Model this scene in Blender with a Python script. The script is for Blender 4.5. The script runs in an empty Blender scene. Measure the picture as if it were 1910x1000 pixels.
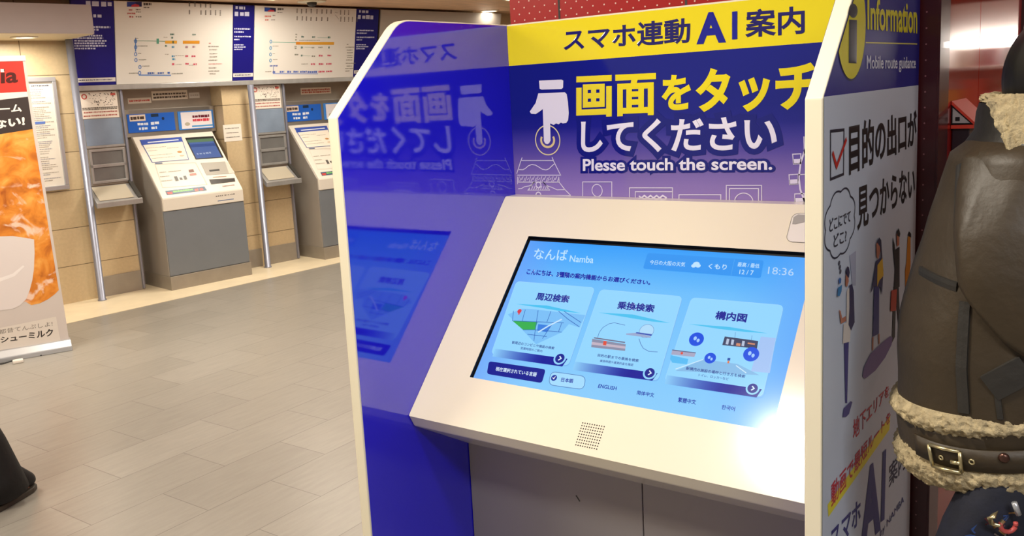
import bpy, bmesh, math, random
from mathutils import Vector, Matrix, noise
random.seed(7)
SC = bpy.context.scene
COL = SC.collection

# ------------------------------------------------------------------ camera
R_ = Vector((0.810392, 0.583338, -0.054596)); U_ = Vector((-0.049205, 0.160620, 0.985789)); F_ = Vector((-0.583817, 0.796190, -0.158869))
cam_d = bpy.data.cameras.new('camera'); cam = bpy.data.objects.new('camera', cam_d); COL.objects.link(cam)
cam.matrix_world = Matrix(((R_.x, U_.x, -F_.x, 1.4164), (R_.y, U_.y, -F_.y, -2.0311), (R_.z, U_.z, -F_.z, 1.5), (0, 0, 0, 1)))
cam_d.sensor_width = 36.0; cam_d.lens = 1659.657 * 36 / 1910; cam_d.clip_start = 0.02
cam_d.shift_x = (955 - 925.795) / 1910; cam_d.shift_y = -(500 - 441.108) / 1910
cam_d.dof.use_dof = False
SC.camera = cam

# ------------------------------------------------------------------ world, exposure
w = bpy.data.worlds.new('station_ambience'); SC.world = w; w.use_nodes = True
bg = w.node_tree.nodes['Background']; bg.inputs[0].default_value = (1.0, 0.93, 0.84, 1); bg.inputs[1].default_value = 0.32
SC.view_settings.view_transform = 'Standard'; SC.view_settings.look = 'None'
SC.view_settings.gamma = 1.0; SC.view_settings.exposure = 0.0; SC.view_settings.use_curve_mapping = False
SC.cycles.use_denoising = True

# ------------------------------------------------------------------ ceiling luminaires (positions; fixtures are built with the ceiling)
WARM = (1.0, 0.92, 0.78); CEIL = 2.42
def area(name, loc, size, power, color=WARM, rot=(0, 0, 0), shape='DISK', parent=None, size_y=None, spread=None):
    l = bpy.data.lights.new(name, 'AREA'); l.shape = shape; l.size = size; l.energy = power; l.color = color
    if size_y: l.size_y = size_y
    if spread: l.spread = spread
    o = bpy.data.objects.new(name, l); COL.objects.link(o); o.rotation_euler = rot
    if parent: o.parent = parent; o.location = Vector(loc) - parent.location
    else: o.location = loc
    return o

# ------------------------------------------------------------------ helpers
def lin(h):
    if isinstance(h, str):
        h = h.lstrip('#'); h = [int(h[i:i + 2], 16) for i in (0, 2, 4)]
    return tuple((c / 255 / 12.92) if c / 255 <= 0.04045 else ((c / 255 + 0.055) / 1.055) ** 2.4 for c in h)
MATS = {}
def mat(name, col=None, rough=0.5, metal=0.0, coat=0.0, spec=0.5, var=0.0, vscale=8.0, stretch=(1, 1, 1), bump=0.0, bscale=60.0, emit=None, estr=0.0, attr=False, coat_rough=0.03):
    if name in MATS: return MATS[name]
    m = bpy.data.materials.new(name); m.use_nodes = True; nt = m.node_tree; b = nt.nodes['Principled BSDF']
    b.inputs['Roughness'].default_value = rough; b.inputs['Metallic'].default_value = metal
    b.inputs['Coat Weight'].default_value = coat; b.inputs['Coat Roughness'].default_value = coat_rough
    b.inputs['Specular IOR Level'].default_value = spec
    tc = nt.nodes.new('ShaderNodeTexCoord')
    if attr:
        a = nt.nodes.new('ShaderNodeAttribute'); a.attribute_name = 'Col'
        if emit:
            b.inputs['Base Color'].default_value = (0.01, 0.01, 0.012, 1)
            nt.links.new(a.outputs['Color'], b.inputs['Emission Color']); b.inputs['Emission Strength'].default_value = estr
        else: nt.links.new(a.outputs['Color'], b.inputs['Base Color'])
    elif col is not None:
        c = lin(col)
        b.inputs['Base Color'].default_value = (*c, 1)
        if var > 0:
            mp = nt.nodes.new('ShaderNodeMapping'); mp.inputs['Scale'].default_value = stretch
            n = nt.nodes.new('ShaderNodeTexNoise'); n.inputs['Scale'].default_value = vscale; n.inputs['Detail'].default_value = 5
            r = nt.nodes.new('ShaderNodeValToRGB'); r.color_ramp.elements[0].position = 0.3; r.color_ramp.elements[1].position = 0.7
            r.color_ramp.elements[0].color = (*[x * (1 - var) for x in c], 1); r.color_ramp.elements[1].color = (*[min(1, x * (1 + var)) for x in c], 1)
            nt.links.new(tc.outputs['Object'], mp.inputs[0]); nt.links.new(mp.outputs[0], n.inputs['Vector'])
            nt.links.new(n.outputs['Fac'], r.inputs[0]); nt.links.new(r.outputs[0], b.inputs['Base Color'])
    if bump > 0:
        n2 = nt.nodes.new('ShaderNodeTexNoise'); n2.inputs['Scale'].default_value = bscale; n2.inputs['Detail'].default_value = 4
        bp = nt.nodes.new('ShaderNodeBump'); bp.inputs['Strength'].default_value = bump; bp.inputs['Distance'].default_value = 0.004
        nt.links.new(tc.outputs['Object'], n2.inputs['Vector']); nt.links.new(n2.outputs['Fac'], bp.inputs['Height']); nt.links.new(bp.outputs[0], b.inputs['Normal'])
    if emit and not attr:
        b.inputs['Emission Color'].default_value = (*lin(emit), 1); b.inputs['Emission Strength'].default_value = estr
    MATS[name] = m; return m
def brick_mat(name, c1, c2, mortar, bw, rh, ms, swap, rough, offset=0.5, grain=0.12, gstretch=(1, 1, 1), gscale=6, bump=0.05, origin=(0, 0, 0)):
    m = bpy.data.materials.new(name); m.use_nodes = True; nt = m.node_tree; b = nt.nodes['Principled BSDF']
    b.inputs['Roughness'].default_value = rough
    tc = nt.nodes.new('ShaderNodeTexCoord'); sp = nt.nodes.new('ShaderNodeSeparateXYZ'); cb = nt.nodes.new('ShaderNodeCombineXYZ')
    mp0 = nt.nodes.new('ShaderNodeMapping'); mp0.inputs['Location'].default_value = origin
    nt.links.new(tc.outputs['Object'], mp0.inputs[0]); nt.links.new(mp0.outputs[0], sp.inputs[0])
    nt.links.new(sp.outputs[swap[0]], cb.inputs[0]); nt.links.new(sp.outputs[swap[1]], cb.inputs[1])
    br = nt.nodes.new('ShaderNodeTexBrick'); br.offset = offset; br.inputs['Scale'].default_value = 1.0
    br.inputs['Brick Width'].default_value = bw; br.inputs['Row Height'].default_value = rh; br.inputs['Mortar Size'].default_value = ms; br.inputs['Mortar Smooth'].default_value = 0.1
    br.inputs['Color1'].default_value = (*lin(c1), 1); br.inputs['Color2'].default_value = (*lin(c2), 1); br.inputs['Mortar'].default_value = (*lin(mortar), 1)
    nt.links.new(cb.outputs[0], br.inputs['Vector'])
    mp = nt.nodes.new('ShaderNodeMapping'); mp.inputs['Scale'].default_value = gstretch
    n = nt.nodes.new('ShaderNodeTexNoise'); n.inputs['Scale'].default_value = gscale; n.inputs['Detail'].default_value = 7; n.inputs['Roughness'].default_value = 0.6
    nt.links.new(tc.outputs['Object'], mp.inputs[0]); nt.links.new(mp.outputs[0], n.inputs['Vector'])
    mr = nt.nodes.new('ShaderNodeMapRange'); mr.inputs['From Min'].default_value = 0.25; mr.inputs['From Max'].default_value = 0.75
    mr.inputs['To Min'].default_value = 1 - grain; mr.inputs['To Max'].default_value = 1 + grain
    nt.links.new(n.outputs['Fac'], mr.inputs[0])
    mx = nt.nodes.new('ShaderNodeVectorMath'); mx.operation = 'SCALE'
    nt.links.new(br.outputs['Color'], mx.inputs[0]); nt.links.new(mr.outputs[0], mx.inputs['Scale']); nt.links.new(mx.outputs[0], b.inputs['Base Color'])
    bp = nt.nodes.new('ShaderNodeBump'); bp.inputs['Strength'].default_value = bump; bp.inputs['Distance'].default_value = 0.003; bp.invert = True
    nt.links.new(br.outputs['Fac'], bp.inputs['Height']); nt.links.new(bp.outputs[0], b.inputs['Normal'])
    MATS[name] = m; return m

ROOTM = {}
def rm(o): return ROOTM.get(o.name, Matrix.Identity(4))
def tagp(o, label, cat, group=None, kind=None):
    if label: o['label'] = label
    if cat: o['category'] = cat
    if group: o['group'] = group
    if kind: o['kind'] = kind
    return o
def thing(name, label, cat, loc=(0, 0, 0), rz=0.0, group=None):
    o = bpy.data.objects.new(name, None); COL.objects.link(o); o.empty_display_size = 0.1
    o.location = loc; o.rotation_euler = (0, 0, rz)
    ROOTM[o.name] = Matrix.Translation(Vector(loc)) @ Matrix.Rotation(rz, 4, 'Z')
    return tagp(o, label, cat, group)
_tc = {}
def text_geo(s, off, res):
    k = (s, off, res)
    if k in _tc: return _tc[k]
    c = bpy.data.curves.new('tmp_text', 'FONT'); c.body = s; c.resolution_u = res
    if off: c.bevel_depth = off; c.bevel_resolution = 0
    o = bpy.data.objects.new('tmp_text', c); COL.objects.link(o)
    me = o.to_mesh(); vs = [(v.co.x, v.co.y, v.co.z / off if off else 1.0) for v in me.vertices]; fs = [tuple(p.vertices) for p in me.polygons]
    if off:
        fs = [f for f in fs if min(vs[i][2] for i in f) > -0.01]; used = sorted({i for f in fs for i in f}); ix = {i: n for n, i in enumerate(used)}
        vs = [vs[i] for i in used]; fs = [tuple(ix[i] for i in f) for f in fs]
    o.to_mesh_clear(); bpy.data.objects.remove(o); bpy.data.curves.remove(c)
    _tc[k] = (vs, fs); return _tc[k]
class G:
    def __init__(s, default=None):
        s.v = []; s.f = []; s.m = []; s.c = []; s.mats = []; s.d = default
    def mi(s, m):
        m = m or s.d
        if m not in s.mats: s.mats.append(m)
        return s.mats.index(m)
    def face(s, pts, m=None, c='#ffffff'):
        n = len(s.v); s.v += [tuple(p) for p in pts]; s.f.append(tuple(range(n, n + len(pts)))); s.m.append(s.mi(m))
        s.c.append([lin(x) for x in c] if isinstance(c, list) else [lin(c)] * len(pts))
    def raw(s, vs, fs, m=None, c='#ffffff'):
        n = len(s.v); s.v += [tuple(p) for p in vs]; k = s.mi(m); cc = lin(c)
        for f in fs: s.f.append(tuple(i + n for i in f)); s.m.append(k); s.c.append([cc] * len(f))
    def poly(s, f, pts, h=0.0005, m=None, c='#ffffff'): s.face([f(p[0], p[1], h) for p in pts], m, c)
    def plate(s, f, pts, h0, h1, m=None, c='#ffffff'):
        n = len(pts); vs = [f(p[0], p[1], h0) for p in pts] + [f(p[0], p[1], h1) for p in pts]
        fs = [tuple(range(n))[::-1], tuple(range(n, 2 * n))] + [(i, (i + 1) % n, n + (i + 1) % n, n + i) for i in range(n)]
        s.raw(vs, fs, m, c)
    def box(s, f, u, v, h, m=None, c='#ffffff'): s.plate(f, [(u[0], v[0]), (u[1], v[0]), (u[1], v[1]), (u[0], v[1])], h[0], h[1], m, c)
    def rect(s, f, u0, v0, u1, v1, h=0.0005, m=None, c='#ffffff'): s.poly(f, [(u0, v0), (u1, v0), (u1, v1), (u0, v1)], h, m, c)
    def line(s, f, pts, w, h=0.0006, m=None, c='#ffffff', closed=False):
        P = []
        for p in pts:
            p = Vector(p[:2])
            if not P or (p - P[-1]).length > 1e-6: P.append(p)
        if closed and (P[0] - P[-1]).length < 1e-6: P.pop()
        n = len(P)
        if n < 2: return
        L, Rr = [], []
        for i in range(n):
            a = P[i - 1] if (closed or i) else None; b = P[(i + 1) % n] if (closed or i < n - 1) else None
            d1 = (P[i] - a).normalized() if a is not None else None; d2 = (b - P[i]).normalized() if b is not None else None
            if d1 is None: d1 = d2
            if d2 is None: d2 = d1
            n1 = Vector((-d1.y, d1.x)); n2 = Vector((-d2.y, d2.x)); q = n1 + n2
            q = n1 if q.length < 0.2 else q.normalized(); k = min(2.0, 1 / max(0.35, q.dot(n1)))
            L.append(P[i] + q * w * .5 * k); Rr.append(P[i] - q * w * .5 * k)
        for i in range(n if closed else n - 1):
            j = (i + 1) % n; s.poly(f, [Rr[i], Rr[j], L[j], L[i]], h, m, c)
    def ell(s, f, c0, ru, rv, h=0.0005, m=None, c='#ffffff', n=32, ang=0):
        ca, sa = math.cos(ang), math.sin(ang)
        s.poly(f, [(c0[0] + ru * math.cos(i * 2 * math.pi / n) * ca - rv * math.sin(i * 2 * math.pi / n) * sa, c0[1] + ru * math.cos(i * 2 * math.pi / n) * sa + rv * math.sin(i * 2 * math.pi / n) * ca) for i in range(n)], h, m, c)
    def arc(s, f, c0, ru, rv, a0, a1, w, h=0.0006, m=None, c='#ffffff', n=40):
        s.line(f, [(c0[0] + ru * math.cos(math.radians(a0 + (a1 - a0) * i / n)), c0[1] + rv * math.sin(math.radians(a0 + (a1 - a0) * i / n))) for i in range(n + 1)], w, h, m, c)
    def text(s, f, body, quad, h=0.0008, m=None, c='#ffffff', off=0.0, res=3):
        vs, fs = text_geo(body, 0.0, res); x0 = min(v[0] for v in vs); x1 = max(v[0] for v in vs); y0 = min(v[1] for v in vs); y1 = max(v[1] for v in vs)
        if off: vs, fs = text_geo(body, off, res)
        TL, TR, BR, BL = [Vector(q) for q in quad]; out = []
        for x, y, z in vs:
            a = (x - x0) / (x1 - x0); b = (y - y0) / (y1 - y0)
            p = (BL * (1 - a) + BR * a) * (1 - b) + (TL * (1 - a) + TR * a) * b
            out.append(f(p.x, p.y, h - (1 - z) * 0.00025))
        s.raw(out, fs, m, c)
    def tube(s, pts, r, m=None, n=10, c='#ffffff', caps=True):
        pts = [Vector(p) for p in pts]; rr = r if isinstance(r, (list, tuple)) else [r] * len(pts); rings = []; up = Vector((0.13, 0.2, 1)).normalized()
        for i, p in enumerate(pts):
            t = (pts[min(i + 1, len(pts) - 1)] - pts[max(i - 1, 0)]).normalized()
            a = t.cross(up)
            if a.length < 1e-3: a = t.cross(Vector((1, 0, 0)))
            a.normalize(); b = t.cross(a).normalized()
            rings.append([p + (a * math.cos(k * 2 * math.pi / n) + b * math.sin(k * 2 * math.pi / n)) * rr[i] for k in range(n)])
        s.loft(rings, m, c, caps)
    def loft(s, rings, m=None, c='#ffffff', caps=True, closed=True):
        n = len(rings[0]); vs = [p for r in rings for p in r]; fs = []
        for i in range(len(rings) - 1):
            for k in range(n if closed else n - 1):
                k2 = (k + 1) % n; fs.append((i * n + k, i * n + k2, (i + 1) * n + k2, (i + 1) * n + k))
        if caps: fs.append(tuple(range(n))[::-1]); fs.append(tuple(range((len(rings) - 1) * n, len(rings) * n)))
        s.raw(vs, fs, m, c)
    def lathe(s, c0, prof, m=None, n=24, c='#ffffff'):
        s.loft([[Vector(c0) + Vector((r * math.cos(k * 2 * math.pi / n), r * math.sin(k * 2 * math.pi / n), z)) for k in range(n)] for r, z in prof], m, c)
    def build(s, name, parent=None, smooth=False, bevel=0.0, label=None, fix=True):
        me = bpy.data.meshes.new(name); M = rm(parent).inverted() if parent else Matrix.Identity(4)
        me.from_pydata([M @ Vector(p) for p in s.v], [], s.f)
        for m in s.mats: me.materials.append(m)
        at = me.color_attributes.new('Col', 'FLOAT_COLOR', 'CORNER'); k = 0
        flat = []
        for cc in s.c:
            for x in cc: flat += [x[0], x[1], x[2], 1.0]
        at.data.foreach_set('color', flat)
        me.polygons.foreach_set('material_index', s.m)
        if smooth: me.polygons.foreach_set('use_smooth', [True] * len(s.f))
        me.update()
        if fix:
            bm = bmesh.new(); bm.from_mesh(me); bmesh.ops.recalc_face_normals(bm, faces=bm.faces); bm.to_mesh(me); bm.free()
        o = bpy.data.objects.new(name, me); COL.objects.link(o)
        if parent: o.parent = parent; ROOTM[o.name] = rm(parent)
        if bevel:
            b = o.modifiers.new('bevel', 'BEVEL'); b.width = bevel; b.segments = 2; b.limit_method = 'ANGLE'; b.angle_limit = math.radians(40)
        if label: o['label'] = label
        return o
def struct(g, name, label=None, cat=None, **k):
    o = g.build(name, None, **k); o['kind'] = 'structure'
    if label: o['label'] = label
    if cat: o['category'] = cat
    return o
def copy_tree(o, parent=None, delta=None):
    c = o.copy(); COL.objects.link(c)
    if parent: c.parent = parent
    else: c.location = o.location + delta
    for ch in list(o.children): copy_tree(ch, c)
    return c

# ------------------------------------------------------------------ frames: (u, v, height above the surface) -> point
O = Vector((-5.55179, 1.83865, 0)); PHI = 1.41426; D = Vector((0.1559, 0.98777, 0)); N_ = Vector((-0.98777, 0.1559, 0)); Z = Vector((0, 0, 1))
SA = Vector((0, -0.0488, 1.2186)); SL = Vector((0, -0.686964, -0.726691)); SN = Vector((0, -0.726691, 0.686964))
PW = 0.027
def fB(u, v, h): return Vector((u, -h, v))
def fL(u, v, h): return Vector((h, u, v))
def fR(u, v, h): return Vector((1 + PW + h, u, v))
def fS(u, t, h): return SA + Vector((u, 0, 0)) + SL * t + SN * h
def fD(u, t, h): return fS(u, t, h - 0.008)
def fF(x, y, h): return Vector((x, y, h))
def fW(off): return lambda s, z, h: O + D * s - N_ * (off + h) + Z * z
W0 = fW(0.0)
MA = O + N_ * 0.15 + Z * 1.29; ML = (-N_ * 0.45 - Z * 0.515).normalized(); MN = D.cross(ML)
if MN.z < 0: MN = -MN
def fK(s, t, h): return MA + D * s + ML * t + MN * h
B0 = Vector((-4.211, 0.862, 0)); BD = Vector((0.391, 0.920, 0)).normalized(); BN = Vector((BD.y, -BD.x, 0))
def fN(u, v, h): return B0 + BD * u + Z * v + BN * h
def fP(u, v, h): return Vector((1.06 + h, u, v))
def fQ(u, v, h): return Vector((u, 0.05 - h, v))

# ------------------------------------------------------------------ materials
MIRRORB = mat('mirror_gloss_blue', attr=True, rough=0.06, spec=0.5); MIRRORB.node_tree.nodes['Principled BSDF'].inputs['IOR'].default_value = 2.05
WHITE = mat('cream_white_lacquer', '#ece2ca', 0.17, coat=0.25, var=0.015, vscale=3)
EDGE = mat('cream_white_edge', '#f0e7cd', 0.35, var=0.01)
GLOSS = mat('glossy_print', attr=True, rough=0.08, coat=0.0, spec=0.75)
POSTER = mat('side_poster_print', attr=True, rough=0.34, spec=0.15)
PRINT = mat('satin_print', attr=True, rough=0.35)
MATTE = mat('matte_print', attr=True, rough=0.7)
GLOW = mat('screen_image', attr=True, emit='#ffffff', estr=1.0, rough=0.15, spec=0.3)
BLACK = mat('black_plastic', '#0b0c10', 0.35)
DARK = mat('dark_grey_plastic', '#34322f', 0.5, var=0.05)
KGREY = mat('kiosk_grey_paint', '#a09893', 0.45, var=0.02, vscale=4)
STEEL = mat('brushed_steel', '#b0b0b0', 0.32, metal=0.5, var=0.08, vscale=20, stretch=(1, 1, 0.05))
STEELD = mat('dull_steel', '#a29b91', 0.42, metal=0.35, var=0.06, vscale=10)
CHROME = mat('polished_steel', '#9a9eb0', 0.42, metal=0.7)
MGREY = mat('machine_grey_panel', '#787e86', 0.4, var=0.02)
MSIDE = mat('machine_side_panel', '#a39d97', 0.35, metal=0.25, var=0.02)
MWHITE = mat('machine_white_panel', '#e6e0d6', 0.35, var=0.01)
GLASSB = mat('blue_grey_glass', '#7e8da2', 0.12, var=0.12, vscale=6, spec=0.7)
GLASSG = mat('grey_glass', '#6e6e6e', 0.1, spec=0.7, var=0.1)
FLOORM = brick_mat('grey_stone_planks', '#98948d', '#8f8b84', '#6f6b65', 0.6, 0.293, 0.0018, (1, 0), 0.33, grain=0.10, gstretch=(9, 1.2, 1), gscale=5, bump=0.1, origin=(-0.08 + 0.293, 0.15, 0))
TILE = brick_mat('beige_wall_tiles', '#cab592', '#c2ad89', '#6d5d46', 0.8, 0.305, 0.003, (0, 2), 0.45, offset=0.0, grain=0.08, gscale=40, bump=0.3, origin=(0.34, 0, 0.0))
BORDER = mat('cream_stone_border', '#f0e2c4', 0.35, var=0.06, vscale=5)
WOOD = mat('brown_wood_ceiling', '#e8c2a2', 0.5, var=0.22, vscale=5, stretch=(8, 0.5, 1))
SOFF = mat('grey_soffit_paint', '#b2aaad', 0.5, var=0.02)
SOFFU = mat('cream_soffit_paint', '#d9c9a8', 0.5)
RED = mat('red_gloss_panel', '#a31a10', 0.08, spec=0.45)
REDM = mat('red_dotted_panel', '#a30e0c', 0.28, coat=0.2)
MAROON = mat('maroon_metal', '#430a14', 0.3, coat=0.25)
ROOFR = mat('red_roof_plastic', '#e04430', 0.4, emit=None)
ALU = mat('aluminium', '#b9bcc2', 0.32, metal=0.5)
STRIPW = mat('shop_strip_light', '#ffffff', 0.5, emit='#fff4e4', estr=2.2)
GLASSW = mat('light_diffuser', '#ffffff', 0.5, emit='#ffedc8', estr=6.0)
LEATHER = mat('dark_brown_leather', '#362b1b', 0.5, var=0.16, vscale=9, bump=0.35, bscale=45)
LEATHN = mat('charcoal_leather_trim', '#272420', 0.55, var=0.1, bump=0.3, bscale=60)
FLEECE = mat('cream_shearling', '#aa9a78', 0.95, var=0.28, vscale=60, bump=1.0, bscale=160)
BRASS = mat('pale_brass', '#cdbf94', 0.3, metal=0.9)
HAIR = mat('black_hair', '#100e0e', 0.45, var=0.3, vscale=40, stretch=(6, 6, 0.6))
SKIN = mat('skin', '#c99a7c', 0.5, var=0.05)
NAVY = mat('navy_fabric', '#090d20', 0.8, var=0.35, vscale=30, bump=0.3)
BLACKF = mat('black_fabric', '#0c0b0f', 0.8, var=0.2, vscale=30, bump=0.3)
SHOE = mat('black_shoe_suede', '#121014', 0.75, var=0.2, vscale=30)
SOLE = mat('grey_rubber_sole', '#3f3b35', 0.6)
PASTRY = mat('pastry_print', '#e08f35', 0.5)
def _pastry():
    nt = PASTRY.node_tree; b = nt.nodes['Principled BSDF']; tc = nt.nodes.new('ShaderNodeTexCoord')
    n = nt.nodes.new('ShaderNodeTexNoise'); n.inputs['Scale'].default_value = 9; n.inputs['Detail'].default_value = 6; n.inputs['Distortion'].default_value = 0.8
    r = nt.nodes.new('ShaderNodeValToRGB'); cr = r.color_ramp
    cr.elements[0].position = 0.25; cr.elements[0].color = (*lin('#a04a0c'), 1); cr.elements[1].position = 0.75; cr.elements[1].color = (*lin('#f2b45a'), 1)
    e = cr.elements.new(0.5); e.color = (*lin('#e08a2c'), 1)
    n2 = nt.nodes.new('ShaderNodeTexNoise'); n2.inputs['Scale'].default_value = 6.5; n2.inputs['Detail'].default_value = 4; n2.inputs['Distortion'].default_value = 1.5
    r2 = nt.nodes.new('ShaderNodeValToRGB'); r2.color_ramp.elements[0].position = 0.54; r2.color_ramp.elements[0].color = (0, 0, 0, 1); r2.color_ramp.elements[1].position = 0.64; r2.color_ramp.elements[1].color = (0.75, 0.75, 0.75, 1)
    mx = nt.nodes.new('ShaderNodeMix'); mx.data_type = 'RGBA'; mx.inputs['B'].default_value = (*lin('#f6dfcf'), 1)
    nt.links.new(tc.outputs['Object'], n.inputs[0]); nt.links.new(n.outputs['Fac'], r.inputs[0]); nt.links.new(tc.outputs['Object'], n2.inputs[0]); nt.links.new(n2.outputs['Fac'], r2.inputs[0])
    nt.links.new(r2.outputs[0], mx.inputs['Factor']); nt.links.new(r.outputs[0], mx.inputs['A']); nt.links.new(mx.outputs['Result'], b.inputs['Base Color'])
_pastry()

# ================================================================== SETTING
g = G(FLOORM); g.box(fF, (-9, 8), (-7, 10), (-0.1, 0)); struct(g, 'floor')
bo = lambda s: 0.6791 - 0.0587 * s
g = G(BORDER); g.plate(lambda s, o, h: O + D * s - N_ * o + Z * h, [(-3.5, -0.4), (8.2, -0.4), (8.2, bo(8.2)), (-3.5, bo(-3.5))], -0.01, 0.003)
struct(g, 'trim_1', 'cream stone border strip along the foot of the ticket wall', 'floor border')
# ceiling with the two cut-outs it needs none of: one slab
g = G(WOOD); g.box(fF, (-9, 8), (-7, 10), (CEIL, CEIL + 0.12)); struct(g, 'ceiling')
# ticket wall, tiled; machine niches are left open (recess 0.2 deep)
P1 = 1.547
wl = bpy.data.objects.new('wall_left_frame', None)
g = G(TILE)
def wbox(s0, s1, z0, z1, o0=-0.5, o1=0.0, m=None): g.box(lambda s, z, h: O + D * s - N_ * h + Z * z, (s0, s1), (z0, z1), (o0, o1), m)
wbox(-3.5, 0.395, 0, CEIL); wbox(1.30, P1 + 0.395, 0, 1.70); wbox(P1 + 1.30, 8.2, 0, 1.70); wbox(0.395, 8.2, 1.70, CEIL)
for k in (0, 1): wbox(P1 * k + 0.395, P1 * k + 1.30, 0, 1.70, -0.5, -0.2, STEELD)
M0 = Matrix.Translation(O) @ Matrix.Rotation(PHI, 4, 'Z')
tmp = bpy.data.objects.new('tmp', None); ROOTM['tmp'] = M0
o = g.build('wall_left', None); o.data.transform(M0.inverted()); o.matrix_world = M0; o['kind'] = 'structure'
bpy.data.objects.remove(tmp)
g = G(STEELD)
for a, b in ((0.055, 0.395), (1.30, P1), (P1 + 0.055, P1 + 0.395), (P1 + 1.30, 8.2)): g.box(W0, (a, b), (0.0, 0.172), (0, 0.012))
struct(g, 'baseboard_left', bevel=0.002)
g = G(SOFF); g.box(W0, (-3.5, 0.0), (2.10, 2.31), (0.0, 0.60))
g.box(W0, (-3.5, -0.005), (2.096, 2.10), (0.0, 0.595), SOFFU)
struct(g, 'trim_2', 'grey bulkhead with a cream underside above the poster wall', 'bulkhead')
# steel gutter under the fare boards
g = G(STEEL); g.box(W0, (0.016, 8.2), (1.698, 1.738), (0, 0.075))
struct(g, 'trim_3', 'steel channel running below the fare map boards', 'channel', bevel=0.004)
g = G(mat('pale_wall_paint', '#a68878', 0.6)); g.box(fF, (-9, 8), (9.2, 9.5), (0, CEIL)); struct(g, 'wall_back')
g = G(mat('pale_wall_paint')); g.box(fF, (4.2, 4.4), (-1.0, 9.2), (0, CEIL)); struct(g, 'wall_right')

# ================================================================== LUMINAIRES
def downlight(p, label, r=0.09, power=30.0, group=None, color=WARM, blend=None):
    t = thing('ceiling_downlight', label, 'ceiling light', p, 0, group)
    g = G(mat('white_trim_ring', '#e8e0d0', 0.4)); c = Vector(p)
    g.lathe(c, [(r * 1.25, 0.0), (r * 1.25, -0.006), (r * 1.0, -0.010), (r * 0.98, -0.002), (r * 0.98, 0.0)]); g.build('trim_ring', t, True)
    g = G(GLASSW); g.lathe(c, [(0.001, -0.0025), (r * 0.97, -0.0025), (r * 0.97, -0.001), (0.001, -0.001)]); g.build('lens', t)
    area('lamp', c + Vector((0, 0, -0.02)), r * 1.8, power, color, parent=t)
    return t
def fill_panel(p, sx, sy, label, power, color=WARM, group=None):  # added fill lamp, shaped like a ceiling fixture
    t = thing('added_fill_panel', label, 'ceiling light', p, 0, group); c = Vector(p)
    f = lambda u, v, h: c + Vector((u, v, -h))
    g = G(mat('white_trim_ring'))
    for a, b, cc, d in ((-sx / 2 - .02, sx / 2 + .02, -sy / 2 - .02, -sy / 2), (-sx / 2 - .02, sx / 2 + .02, sy / 2, sy / 2 + .02), (-sx / 2 - .02, -sx / 2, -sy / 2, sy / 2), (sx / 2, sx / 2 + .02, -sy / 2, sy / 2)): g.box(f, (a, b), (cc, d), (0, 0.015))
    g.build('frame', t)
    g = G(GLASSW); g.box(f, (-sx / 2, sx / 2), (-sy / 2, sy / 2), (0, 0.008)); g.build('diffuser', t)
    area('lamp', c + Vector((0, 0, -0.02)), sx, power, color, shape='RECTANGLE', size_y=sy, parent=t)
    return t
downlight((-4.63, 6.32, CEIL), 'small round downlight in the wood ceiling above the kiosk top', 0.085, 2.5)
t = downlight(tuple(O + D * -0.404 - N_ * 0.33 + Z * 2.096), 'round downlight under the grey bulkhead over the poster wall', 0.075, 9)
downlight((0.39, -1.235, CEIL), 'bright downlight in the ceiling just in front of the kiosk', 0.10, 30)
# unseen fill panels, added overhead to brighten the concourse
GL = 'added fill panels overhead'
for x, y, pw in ((-1.6, -2.2, 48), (-3.2, 1.0, 36), (-1.2, 1.8, 30), (-4.2, 3.2, 34), (-4.1, -0.6, 38), (-3.2, 5.6, 30)):
    fill_panel((x, y, CEIL), 1.2, 0.3, 'added long white fill panel over the grey stone concourse', pw, WARM, GL)
fill_panel((2.7, 2.6, CEIL), 1.2, 0.3, 'added white fill panel over the shop floor behind the red pillar', 40, (1, .93, .86))  # added fill: lifts the shop floor and the pillar's reflections
fill_panel((2.3, -2.0, CEIL), 1.2, 0.3, 'added cooler white fill panel beside the red pillar', 34, (0.86, 0.92, 1.0))  # added cool fill for the kiosk's right outer face
# small sensor in the ceiling
t = thing('ceiling_sensor', 'small dark sensor on a pale ceiling plate above the second fare map', 'sensor', (-4.80, 3.80, CEIL)); c = Vector((-4.80, 3.80, CEIL))
g = G(EDGE); g.lathe(c, [(0.13, 0), (0.13, -0.008), (0.11, -0.012), (0.001, -0.012)]); g.build('mounting_plate', t, True)
g = G(DARK); g.lathe(c, [(0.045, -0.012), (0.045, -0.03), (0.03, -0.045), (0.001, -0.05)]); g.build('sensor_dome', t, True)

# ================================================================== INFORMATION KIOSK
KI = thing('information_kiosk', 'blue and yellow touch screen information kiosk with cream console', 'information kiosk', (0.5, -0.3, 0))
def outline(i=0.0):
    pts = [(0.03 - i, 0.0), (-0.66 + i, 0.0), (-0.66 + i, 1.466 - i * 0.3)]
    # rounded upper front corner
    a = Vector((-0.66 + i, 1.466 - i * .3)); b = Vector((-0.434 + i * .5, 1.681 - i)); r = 0.035
    d1 = (a - b).normalized() * r; p0 = b + d1; p2 = b + Vector((r, 0))
    for k in range(6):
        s = k / 5; q = p0 * (1 - s) ** 2 + b * 2 * s * (1 - s) + p2 * s * s; pts.append((q.x, q.y))
    return pts + [(0.03 - i, 1.681 - i)]
NB = '#1c1cc0'
# left panel
g = G(EDGE); g.plate(lambda u, v, h: Vector((h, u, v)), outline(), -PW, 0.0); PLf = g.build('side_panel', KI, bevel=0.002)
g = G(MIRRORB); g.plate(fL, [(max(-0.655, p[0]) if p[0] < -0.3 else 0.0, p[1]) for p in outline(0.003)], 0.0003, 0.0012, None, '#1d16d6'); g.build('inner_blue_sheet', PLf, label='glossy deep blue inner sheet')
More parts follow.
